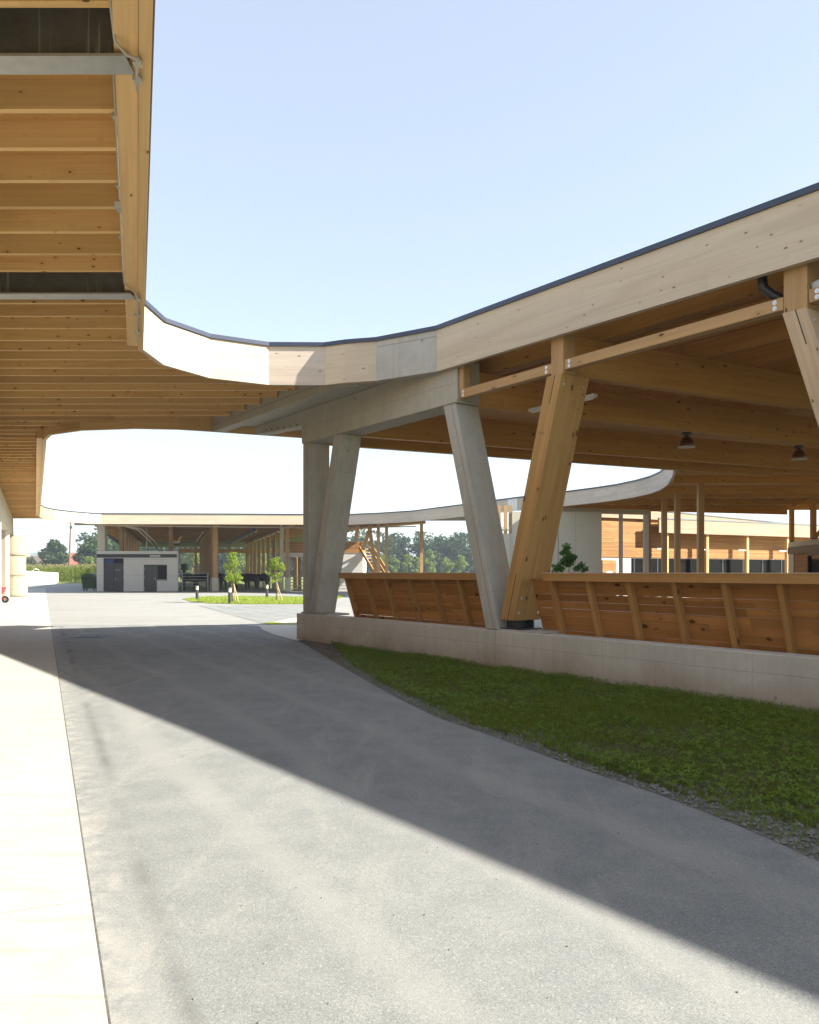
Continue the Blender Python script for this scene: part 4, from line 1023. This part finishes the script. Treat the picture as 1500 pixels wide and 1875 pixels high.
sg = thing('blue_sign', 'small blue sign with a white mark on the grey post', 'sign', (xat(517, 66.8), 66.85, 1.8))
m = MB(); p = V((xat(517.5, 66.85), 66.85, 0)); m.box(p.x-.14, p.x+.14, 66.85, 66.88, zat(1040.5, 66.8), zat(1035.5, 66.8)); part(m, 'plate', 'blue_sign', sg)
m = MB(); m.box(p.x-.02, p.x+.03, 66.84, 66.849, zat(1039.7, 66.8), zat(1036.3, 66.8)); part(m, 'mark', 'white_letters', sg)
# stair block
st = thing('stair_block', 'concrete block with timber balcony and outside stair at the end of the cattle hall', 'building', (-6, 68, 0))
Y = 68.0; xa, xb = xat(519, Y), xat(665, Y)
m = MB(); m.box(xa, xb, Y, Y+.25, 2.82, 3.18); m.box(xat(600, Y), xb, Y, Y+.249, 0, 2.819); m.box(xb-.25, xb, Y+.251, Y+5, 0, 3.18); m.box(xa, xb-.251, Y+.251, Y+5, 2.9, 3.1); part(m, 'wall', 'concrete_office', st)
m = MB()
for k in range(4): m.box(xa, xb-.1, Y-.05+k*.003, Y-.01, 3.185+k*.222, 3.185+k*.222+.215)
m.box(xb-.12, xb-.02, Y-.08, Y+.02, 3.185, 4.1); part(m, 'balcony', 'wood_clad', st)
for u in (540, 548): m = MB(); x = xat(u, Y+2); m.box(x-.15, x+.15, Y+2, Y+2.3, 0, 2.8); part(m, 'post', 'wood_post', st)
m = MB(); a, b = V((xb+.1, 67.7, 3.6)), V((-1.45, 65.0, -.1))
sd_ = (b-a).cross(Z3).normalized()
for o_ in (-.5, .5): m.bar(a+sd_*o_, b+sd_*o_, .07, .24)
part(m, 'stringer', 'wood_post', st)
m = MB()
for k in range(14): p = a.lerp(b, (k+.5)/14); m.bar(p-sd_*.45, p+sd_*.45, .26, .05)
part(m, 'tread', 'wood_post', st)
m = MB(); 
for o_ in (-.5,): m.bar(a+sd_*o_+Z3*.5, b+sd_*o_+Z3*.5, .06, .30)
part(m, 'handrail', 'wood_post', st)
for u, w in ((693, .24), (708, .24), (772, .24)):
    X = xat(u, 62.2); m = MB(); m.box(X-w/2, X+w/2, 62.1, 62.1+w, 0, 5.53); part(m, 'post', 'wood_post', ch)
for (x0, z0, x1, z1) in ((-2.45, .3, -3.1, 5.2), (-3.62, 3.3, -2.95, 5.2), (-4.15, 3.9, -4.0, 5.2)):
    m = MB(); m.bar((x0, 63.5, z0), (x1, 63.2, z1), .28, .3, up=V((0, 1, 0))); part(m, 'brace', 'wood_post', ch)
for k in range(4):
    m = MB(); m.bar((-9, 66.5+k*2.4, 5.0+.05*k), (1.2, 62.6+k*.3, 5.44), .16, .26); part(m, 'rafter', 'wood_post', ch)

# ================================================================= COURTYARD BUILDINGS BEHIND THE HALL
cw = thing('concrete_building', 'pale concrete wall block behind the timber legs in the courtyard', 'building', (8, 44, 0))
Y = 44.5; m = MB(); m.box(xat(938, Y), xat(1023, Y)-.01, Y, Y+.3, 0, 4.84); m.box(xat(1023, Y)+.01, xat(1102, Y), Y, Y+.3, 0, 4.84); m.box(xat(1102, Y)-.3, xat(1102, Y), Y+.301, Y+6, 0, 4.84); m.box(xat(905, Y), xat(938, Y)-.01, Y+.002, Y+.3, 0, 3.65); part(m, 'wall', 'concrete_pale', cw)
m = MB(); m.hexa([(xat(985, Y), Y-.12, 4.845), (xat(985, Y), Y-.12, 5.1), (xat(985, Y), Y+.4, 5.1), (xat(985, Y), Y+.4, 4.845)], [(13.7, 46.6, 4.845), (13.7, 46.6, 5.1), (13.7, 47.1, 5.1), (13.7, 47.1, 4.845)]); part(m, 'ring_beam', 'concrete_pale', cw)
for u in (914, 926, 935): m = MB(); x = xat(u, Y+.1); m.box(x-.09, x+.09, Y+.05, Y+.25, 3.66, 5.2); part(m, 'post', 'wood_post', cw)
for u, w, Yy in ((1137, .19, 46.2), (1183, .26, 46.8)):
    x = xat(u, Yy); m = MB(); m.box(x-w/2, x+w/2, Yy-w/2, Yy+w/2, 0, 4.84); part(m, 'pillar', 'concrete_white', cw)
cb_ = thing('clad_building', 'low timber-clad building with a dark window band across the courtyard', 'building', (20, 56, 0))
A_, B_ = V((11.4, 49.9, 0)), V((36, 63.3, 0)); D_ = (B_-A_).normalized(); NN = V((D_.y, -D_.x, 0))
def cbp(u):
    k = (u-750)/1500; return (k*A_.y-A_.x)/(D_.x-k*D_.y)
def CB(s, off, z): return A_+D_*s+NN*off+Z3*z
def cbx(s0, s1, o0, o1, z0, z1, mm): mm.hexa([CB(s0, o0, z0), CB(s0, o0, z1), CB(s0, o1, z1), CB(s0, o1, z0)], [CB(s1, o0, z0), CB(s1, o0, z1), CB(s1, o1, z1), CB(s1, o1, z0)])
LN = 27.5
m = MB(); n = 13
for k in range(n): cbx(0, LN, .0, .03+.012*(k % 2), 2.50+k*.126, 2.50+k*.126+.118, m)
cbx(0, LN, -.2, -.001, 2.45, 5.0, m)
part(m, 'cladding', 'wood_clad', cb_)
s_d = cbp(1130)
m = MB(); cbx(s_d+1.2, LN, -.2, -.05, .0, 2.44, m); part(m, 'window_band', 'glass_dark', cb_)
m = MB(); cbx(0, s_d+1.19, -.2, -.03, 0, 2.44, m); part(m, 'wall', 'concrete_office', cb_)
m = MB(); cbx(cbp(1103), cbp(1128), -.029, .03, .02, 2.3, m); dd = part(m, 'door', 'wood_clad', cb_)
m = MB(); cbx(cbp(1110), cbp(1121), .031, .04, 1.42, 1.62, m); part(m, 'door_sign', 'white_letters', dd)
for k in range(12):
    s = s_d+1.4+k*2.0
    m = MB(); cbx(s, s+.10, -.049, -.02, 0, 2.44, m); part(m, 'mullion', 'anthracite', cb_)
s0 = cbp(1186)
m = MB(); cbx(s0, LN+1, .9, 1.0, 4.02, 4.88, m); part(m, 'fascia', 'wood_honey', cb_)
m = MB(); cbx(s0-.02, LN+1, .86, 1.03, 4.881, 4.96, m); part(m, 'roof_edging', 'edging_grey', cb_)
m = MB(); cbx(s0, LN, .0, .89, 4.5, 4.6, m); part(m, 'soffit', 'wood_post', cb_)
m = MB(); sA, sB = 0.0, cbp(1440)
m.hexa([CB(sA, .2, 4.9), CB(sA, .2, 5.62), CB(sA, -3, 5.62), CB(sA, -3, 4.9)], [CB(sB, .2, 4.9), CB(sB, .2, 4.98), CB(sB, -3, 4.98), CB(sB, -3, 4.9)]); up_ = part(m, 'upper_cladding', 'wood_honey', cb_)
m = MB(); m.hexa([CB(sA, .24, 5.625), CB(sA, .24, 5.70), CB(sA, -3, 5.70), CB(sA, -3, 5.625)], [CB(sB, .24, 4.985), CB(sB, .24, 5.06), CB(sB, -3, 5.06), CB(sB, -3, 4.985)]); part(m, 'roof_edging', 'edging_grey', up_)
for u in (1209, 1282, 1355, 1428, 1502):
    s = cbp(u)-.3; m = MB(); cbx(s, s+.2, .62, .82, 0, 4.49, m); q = part(m, 'post', 'wood_edge', cb_)
    m = MB(); m.tube([CB(s+.1, .75, 3.02), CB(s-.75, .75, 3.02)], .04, 8); part(m, 'lamp_arm', 'white_plastic', q)
ks = thing('kiosk', 'concrete kiosk with dark band and timber panel at the right edge', 'kiosk', (21.5, 43, 0))
KA, KB = V((22.1, 47.8, 0)), V((20.4, 38.2, 0)); KD = (KB-KA).normalized(); KN = V((KD.y, -KD.x, 0)); KL = (KB-KA).length
def kx(s0, s1, o0, o1, z0, z1, mm):
    P = lambda s, o, z: KA+KD*s+KN*o+Z3*z
    mm.hexa([P(s0, o0, z0), P(s0, o0, z1), P(s0, o1, z1), P(s0, o1, z0)], [P(s1, o0, z0), P(s1, o0, z1), P(s1, o1, z1), P(s1, o1, z0)])
sg_ = 1 if KN.x < 0 else -1
m = MB(); kx(0, KL, 0, -5*sg_, 3.0, 3.28, m); kx(0, 1.1, 0, -5*sg_, 0, 2.6, m); part(m, 'wall', 'concrete_pale', ks)
m = MB(); kx(-.02, KL, .03*sg_, -4.9*sg_, 2.601, 2.999, m); part(m, 'sign_band', 'anthracite', ks)
m = MB()
for k in range(16): kx(1.11, 3.6, -.05*sg_, -.1*sg_, .05+k*.158, .05+k*.158+.15, m)
part(m, 'timber_panel', 'wood_clad', ks)
m = MB(); kx(3.61, 3.75, .0, -.2*sg_, 0, 2.6, m); kx(3.76, KL, .0, -.2*sg_, 2.45, 2.6, m); wfr = part(m, 'window', 'anthracite', ks)
m = MB(); kx(3.76, KL, -.1*sg_, -.12*sg_, 0, 2.449, m); part(m, 'pane', 'glass_dark', wfr)

# ================================================================= LEFT BACKGROUND
def bale(x, y, z, r, h, label, name='straw_bale', seed=0):
    o = thing(name, label, 'straw bale', (x, y, z), 'round straw bales by the canopy end')
    m = MB(); rr = random.Random(seed); n = 36; prof = [(0, .0), (r*.86, .0), (r*.97, .04), (r*1.0, .12), (r*.985, .4), (r*1.0, h*.5), (r*.985, h-.4), (r, h-.12), (r*.96, h-.04), (r*.85, h-.005), (0, h-.005)]
    m.lathe((x, y, z), prof, n); 
    m.v = [(x+(vx-x)*(1+.03*noise.noise(V((vx*1.5, vy*1.5, vz*2+seed)))), y+(vy-y)*(1+.03*noise.noise(V((vx*1.7, vy*1.3, vz*2+seed+5)))), vz) for vx, vy, vz in m.v]
    part(m, 'roll', 'straw', o, smooth=True)
    t = Tris()
    for k in range(420):
        a = rr.random()*6.283; zz = z+(rr.choice([.03, h-.03])+rr.gauss(0, .05)); rad = r*(.97+.05*rr.random())
        p = V((x+math.cos(a)*rad, y+math.sin(a)*rad, zz)); d = V((math.cos(a)*rr.uniform(.1, 1), math.sin(a)*rr.uniform(.1, 1), rr.gauss(0, .8))).normalized()*rr.uniform(.05, .16); w = V((-math.sin(a), math.cos(a), 0))*.006
        t.tri(tuple(p-w), tuple(p+w), tuple(p+d))
    t.obj('loose_straw', 'straw', o)
bx, by = xat(26, 52.5), 52.5
for k, nm in enumerate(('bottom', 'middle', 'top')):
    bale(bx+(.06, -.03, 0)[k], by, k*1.305, .73, 1.3, 'round straw bale at the %s of the front stack' % nm, seed=k)
for k, nm in enumerate(('bottom', 'middle', 'top')):
    bale(xat(22, 55.2)+(0, 0, .42)[k], 55.2, k*1.28, .72, 1.275, 'round straw bale at the %s of the stack half hidden behind the front one' % nm, seed=k+10)
# red barrow, mostly outside the frame
wb = thing('wheelbarrow', 'red wheelbarrow parked by the straw bales at the left edge', 'wheelbarrow', (-20.9, 41.6, 0))
cx, cy = -20.95, 41.6
m = MB(); m.hexa([(cx-.55, cy-.3, .42), (cx+.15, cy-.3, .42), (cx+.15, cy+.3, .42), (cx-.55, cy+.3, .42)], [(cx-.75, cy-.36, .80), (cx+.35, cy-.36, .80), (cx+.35, cy+.36, .80), (cx-.75, cy+.36, .80)]); part(m, 'tray', 'red_paint', wb, bevel=.02)
for s in (-.22, .22):
    m = MB(); m.tube([(cx+.42, cy+s*.3, .17), (cx-.1, cy+s, .40), (cx-1.0, cy+s*1.2, .62)], .02, 8); m.tube([(cx-.45, cy+s, .42), (cx-.5, cy+s, 0)], .018, 8); part(m, 'frame', 'red_paint', wb)
m = MB(); c = V((cx+.42, cy, .18)); m.tube([c+V((0, -.05, 0)), c+V((0, -.03, 0)), c+V((0, .03, 0)), c+V((0, .05, 0))], [.13, .18, .18, .13], 22); wh = part(m, 'wheel', 'rubber', wb)
m = MB(); m.tube([c+V((0, -.055, 0)), c+V((0, .055, 0))], .085, 16); part(m, 'rim', 'galvanised', wh)
# waste bin
bn = thing('waste_bin', 'green wheeled waste container beside the office cube', 'bin', (-27.0, 68.3, 0))
cx, cy = xat(165.5, 68.6), 68.6
m = MB(); m.hexa([(cx-.50, cy-.38, .2), (cx+.50, cy-.38, .2), (cx+.50, cy+.38, .2), (cx-.50, cy+.38, .2)], [(cx-.60, cy-.48, 1.12), (cx+.60, cy-.48, 1.12), (cx+.60, cy+.48, 1.12), (cx-.60, cy+.48, 1.12)]); part(m, 'body', 'bin_green', bn, bevel=.04)
m = MB(); n = 9
for k in range(n):
    a0, a1 = math.pi*k/n, math.pi*(k+1)/n; q = lambda a: (cx-math.cos(a)*.63, 1.125+math.sin(a)*.33)
    (xa_, za_), (xb_, zb_) = q(a0), q(a1); m.face([(xa_, cy-.5, za_), (xb_, cy-.5, zb_), (xb_, cy+.5, zb_), (xa_, cy+.5, za_)])
    m.face([(xa_, cy-.5, za_), (xb_, cy-.5, zb_), (cx, cy-.5, 1.125)]); m.face([(xa_, cy+.5, za_), (xb_, cy+.5, zb_), (cx, cy+.5, 1.125)])
part(m, 'lid', 'bin_green', bn)
for dx in (-.42, .42):
    for dy in (-.3, .3):
        m = MB(); c = V((cx+dx, cy+dy, .1)); m.tube([c+V((-.03, 0, 0)), c+V((.03, 0, 0))], .10, 14); part(m, 'wheel', 'rubber', bn)
m = MB(); m.box(cx-.26, cx-.02, cy-.53, cy-.50, .82, 1.04); part(m, 'panel', 'black_plastic', bn)
m = MB(); m.tube([(cx+.62, cy-.2, 1.0), (cx+.72, cy-.2, 1.0), (cx+.72, cy+.2, 1.0), (cx+.62, cy+.2, 1.0)], .03, 8); part(m, 'handle', 'black_plastic', bn)
# white retaining wall
rw = thing('retaining_wall', 'white sloping concrete retaining wall behind the straw bales', 'wall', (-48, 106, 0))
a, b = V((-63, 88, 0)), V((-47.6, 111, 0)); tt = V((-.3, .2, 0))
m = MB(); m.hexa([a-Z3*.3, a+Z3*3.0, a+tt+Z3*3.0, a+tt-Z3*.3], [b-Z3*.3, b+Z3*1.48, b+tt+Z3*1.48, b+tt-Z3*.3]); part(m, 'wall_section', 'concrete_white', rw)
m = MB(); m.tube([(-49.9, 108.0, 1.6), (-49.5, 108.3, 2.0), (-49.2, 108.6, 1.9), (-49.1, 108.7, 1.2)], .07, 8); part(m, 'spout', 'galvanised', rw)
# pole with wires
pl_ = thing('utility_pole', 'brown wooden utility pole standing in the maize', 'pole', (xat(127, 140), 140, 0))
X = xat(127, 140); m = MB(); m.tube([(X-.15, 140, -.2), (X+.25, 140, 10.2)], [.17, .12], 10); part(m, 'post', 'pole_wood', pl_)
m = MB(); m.tube([(X+.1, 139.8, 9.2), (X+.55, 139.8, 9.2)], .05, 6); m.tube([(X+.45, 139.8, 9.0), (X+.45, 139.8, 9.5)], .08, 6); part(m, 'insulator', 'anthracite', pl_)
def wire(a, b, sag, n=14):
    return [V(a).lerp(V(b), k/n)-Z3*(sag*4*(k/n)*(1-k/n)) for k in range(n+1)]
m = MB(); m.tube(wire((X+.3, 140, 9.4), (X-60, 120, 8.2), .8), .035, 5); m.tube(wire((X+.3, 140, 9.4), (X+50, 165, 9.4), .8), .035, 5); part(m, 'wire', 'anthracite', pl_)
# maize and trees, houses, hills
t = Tris(); tt_ = Tris(); r = random.Random(77)
for k in range(5200):
    f = r.random()**1.8; y = 128+f*70; x = r.uniform(-100, -45)-(y-128)*.35
    if x > -.355*y+8: continue
    h = 2.1+.6*r.random()
    for q in range(4):
        a = r.random()*6.283; z = h*(.2+.22*q); l = .55; d = (math.cos(a), math.sin(a)); w = .06
        t.quad((x, y, z), (x+d[0]*l*.5-d[1]*w, y+d[1]*l*.5+d[0]*w, z+.35), (x+d[0]*l, y+d[1]*l, z+.1), (x+d[0]*l*.5+d[1]*w, y+d[1]*l*.5-d[0]*w, z+.3))
    t.quad((x-.02, y, 0), (x+.02, y, 0), (x+.02, y, h), (x-.02, y, h))
    if r.random() < .7: tt_.tri((x-.10, y, h+.28), (x+.10, y, h+.25), (x, y, h-.1))
tag(t.obj('maize', 'leaf_maize'), 'sunlit green maize field at the left edge of the yard', 'maize', kind='stuff')
tag(tt_.obj('maize_tassels', 'tassel'), 'pale tassels over the maize field', 'maize tassels', kind='stuff')
tree('broadleaf_tree', xat(100, 215), 215, zat(989, 215), 8.2, 1.2, 'large dark round tree left of the utility pole', 'tree', 'leaf_tree', 5200, .42, 51, 'large trees beyond the maize', nb=60)
tree('broadleaf_tree', xat(166, 205), 205, zat(984, 205), 8.0, 1.0, 'dark tree right of the utility pole, partly behind the office pillar', 'tree', 'leaf_tree', 5200, .42, 57, 'large trees beyond the maize', nb=60)
tree('broadleaf_tree', xat(52, 235), 235, zat(1018, 235), 7.5, .2, 'low dark tree behind the straw bales', 'tree', 'leaf_tree', 2600, .42, 59, 'large trees beyond the maize', nb=34)
tree('broadleaf_tree', xat(205, 225), 225, zat(990, 225), 11, 1.0, 'dark tree mostly behind the office cube', 'tree', 'leaf_tree', 4200, .45, 61, 'large trees beyond the maize', nb=60)
tree('shrub', xat(163, 190), 190, zat(1019, 190), 4.2, .3, 'pale green shrub in front of the dark tree near the office pillar', 'shrub', 'leaf_young', 1800, .26, 63, nb=24)
def house(u, Y, w, h, rh, d, label, roofm='roof_tile'):
    x = xat(u, Y); o = thing('house', label, 'house', (x, Y, 0), 'distant houses between the trees')
    m = MB(); m.box(x-w/2, x+w/2, Y, Y+d, -.2, h)
    m.face([(x-w/2, Y, h), (x-w/2, Y+d, h), (x-w/2, Y+d/2, h+rh*.97)]); m.face([(x+w/2, Y, h), (x+w/2, Y+d, h), (x+w/2, Y+d/2, h+rh*.97)]); part(m, 'wall', 'render_white', o)
    m = MB(); e = .4
    for s in (0, 1):
        y0 = Y-e if s == 0 else Y+d+e
        m.hexa([(x-w/2-e, y0, h-.2), (x-w/2-e, y0, h), (x-w/2-e, Y+d/2, h+rh+.2), (x-w/2-e, Y+d/2, h+rh)], [(x+w/2+e, y0, h-.2), (x+w/2+e, y0, h), (x+w/2+e, Y+d/2, h+rh+.2), (x+w/2+e, Y+d/2, h+rh)])
    part(m, 'roof', roofm, o)
    for q in (-.28, .05, .3):
        m = MB(); m.box(x+q*w-.5, x+q*w+.5, Y-.03, Y-.001, 1.0, 2.3); part(m, 'window', 'glass_dark', o)
house(136, 290, 5.5, 4.2, 4.2, 9, 'distant white house with a red roof beside the pole')
house(70, 300, 9, 4.0, 3.4, 9, 'distant pale house behind the large tree', 'pole_wood')
m = MB()                                     # hills
def ridge(Y, x0, x1, hfun, depth, name):
    m = MB(); n = 60; pr = None
    for k in range(n+1):
        x = x0+(x1-x0)*k/n; h = hfun(x)
        c = [(x, Y, -2), (x, Y+depth*.3, h*.75), (x, Y+depth*.6, h), (x, Y+depth, -2)]
        if pr:
            for i in range(3): m.face([pr[i], c[i], c[i+1], pr[i+1]])
        pr = c
    return setting(m, name, 'hill_wood')
ridge(1400, -1100, -150, lambda x: 44+7*math.sin(x*.009)+4*math.sin(x*.031), 500, 'hills')
# wood behind the yard
t = Tris(); r = random.Random(99); blobs = []
for k in range(260):
    x = r.uniform(-105, 40); y = r.uniform(262, 285); h = 14.3+2.5*noise.noise(V((x*.05, 1, 1)))+r.uniform(-1.2, 1.2); 
    if x > 22: h *= 1.0
    for q in range(9):
        zz = h*(.12+.86*r.random()); s = 2.4*(.7+.6*r.random())*(1 if zz < h*.8 else .7); blobs.append((x+r.uniform(-2, 2), y+r.uniform(-2, 2), zz, s, s, s*.75))
leaf_cloud(t, blobs, 76000, .60, 5)
tag(t.obj('forest', 'leaf_forest'), 'dark wood closing the view beyond the fields', 'forest', kind='stuff')
m = MB(); m.prism([(-90, 286), (40, 286), (40, 290), (-90, 290)], -1, 5.5); bk = setting(m, 'forest_floor', 'leaf_forest', 'stuff', 'dense shaded inside of the wood')
for i, (u, vt, w, lab) in enumerate(((700, 1012, 3.0, 'pale young tree behind the first hall post right of the stair'), (722, 1019, 3.6, 'small pale young tree left of the tallest pair'), (746, 1013, 4.4, 'bushy pale young tree left of the tall single post'),
        (767, 1018, 3.2, 'pale young tree directly behind the tall single post'), (789, 1006, 4.8, 'tallest pale young tree just right of the tall single post'), (818, 1018, 4.6, 'broad low pale young tree between the tall post and the concrete leg'), (844, 1015, 4.2, 'pale young tree close to the grey concrete leg'))):
    Yt = 205+((i*37) % 11); h = zat(vt, Yt); tree('young_tree', xat(u, Yt), Yt, h, w, .3, lab, 'young tree', 'leaf_young', 1300, .26, 120+i, 'pale young trees in front of the wood', nb=26)
for i, (u, vt, w, lab) in enumerate(((440, 1005, 6, 'pale tree seen through the cattle hall above the cows'), (352, 1000, 8, 'pale tree seen through the cattle hall beside the office cube'), (480, 1012, 5, 'pale tree seen through the cattle hall right of the fuller sapling'))):
    tree('young_tree', xat(u, 235), 235, zat(vt, 235), w, .4, lab, 'young tree', 'leaf_young', 1500, .34, 160+i, 'pale trees seen through the cattle hall', nb=26)
fn = thing('paddock_fence', 'low white paddock fence in front of the young trees', 'fence', (0, 180, 0))
m = MB()
for z in (.7, 1.2): m.bar((-12, 182, z), (16, 178, z), .05, .16)
part(m, 'rail', 'render_white', fn)
for k in range(12):
    x = -12+k*2.5; m = MB(); yy = 182-4*(k*2.5)/28; m.box(x-.06, x+.06, yy+.05, yy+.17, 0, 1.4); part(m, 'post', 'pole_wood', fn)

# thin summer haze over the whole place
m = MB(); m.box(-1480, 1480, -290, 2950, -4, 72)
hzo = m.build('haze', 'asphalt'); hzo['kind'] = 'stuff'; hzo['label'] = 'pale summer haze in front of the distant trees and hills'
hm = bpy.data.materials.new('haze'); hm.use_nodes = True; hn = hm.node_tree; hn.nodes.remove(hn.nodes['Principled BSDF'])
pv = hn.nodes.new('ShaderNodeVolumePrincipled'); pv.inputs['Density'].default_value = .00045; pv.inputs['Color'].default_value = (.80, .88, 1.0, 1); pv.inputs['Anisotropy'].default_value = .1
hn.links.new(pv.outputs[0], hn.nodes['Material Output'].inputs['Volume'])
hzo.data.materials.clear(); hzo.data.materials.append(hm)

# ================================================================= LIGHT, SKY, CAMERA
SUN = V((1.52, -.35, 1.0)).normalized()
sl = bpy.data.lights.new('sun', 'SUN'); sl.energy = 4.1; sl.angle = R(.55); sl.color = (1.0, .945, .85)
so = bpy.data.objects.new('sun', sl); COL.objects.link(so); so.rotation_euler = SUN.to_track_quat('Z', 'Y').to_euler(); so.location = (30, -10, 30)
w = bpy.data.worlds.new('World'); S.world = w; w.use_nodes = True; nt = w.node_tree
sky = nt.nodes.new('ShaderNodeTexSky'); sky.sky_type = 'NISHITA'; sky.sun_disc = False
sky.sun_elevation = math.asin(SUN.z); sky.sun_rotation = math.atan2(SUN.x, SUN.y)
sky.air_density = 1.0; sky.dust_density = .6; sky.ozone_density = 1.0; sky.altitude = 200
bg = nt.nodes['Background']
hz = mix(nt, .70, sky.outputs[0], (1.08, 1.15, 1.27))          # thin summer haze veils the blue
nt.links.new(hz, bg.inputs[0]); bg.inputs[1].default_value = .15
cam = bpy.data.cameras.new('camera'); co = bpy.data.objects.new('camera', cam); COL.objects.link(co); S.camera = co
cam.sensor_fit = 'HORIZONTAL'; cam.sensor_width = 24; cam.lens = 24; cam.shift_x = 0; cam.shift_y = (1048-937.5)/1500
cam.clip_start = .05; cam.clip_end = 6000
co.location = (0, 0, EYE); co.rotation_euler = (R(90), 0, 0)
vs_ = S.view_settings; vs_.view_transform = 'Standard'; vs_.look = 'None'; vs_.gamma = 1; vs_.exposure = 1.9; vs_.use_curve_mapping = False
S.cycles.max_bounces = 8; S.cycles.diffuse_bounces = 5
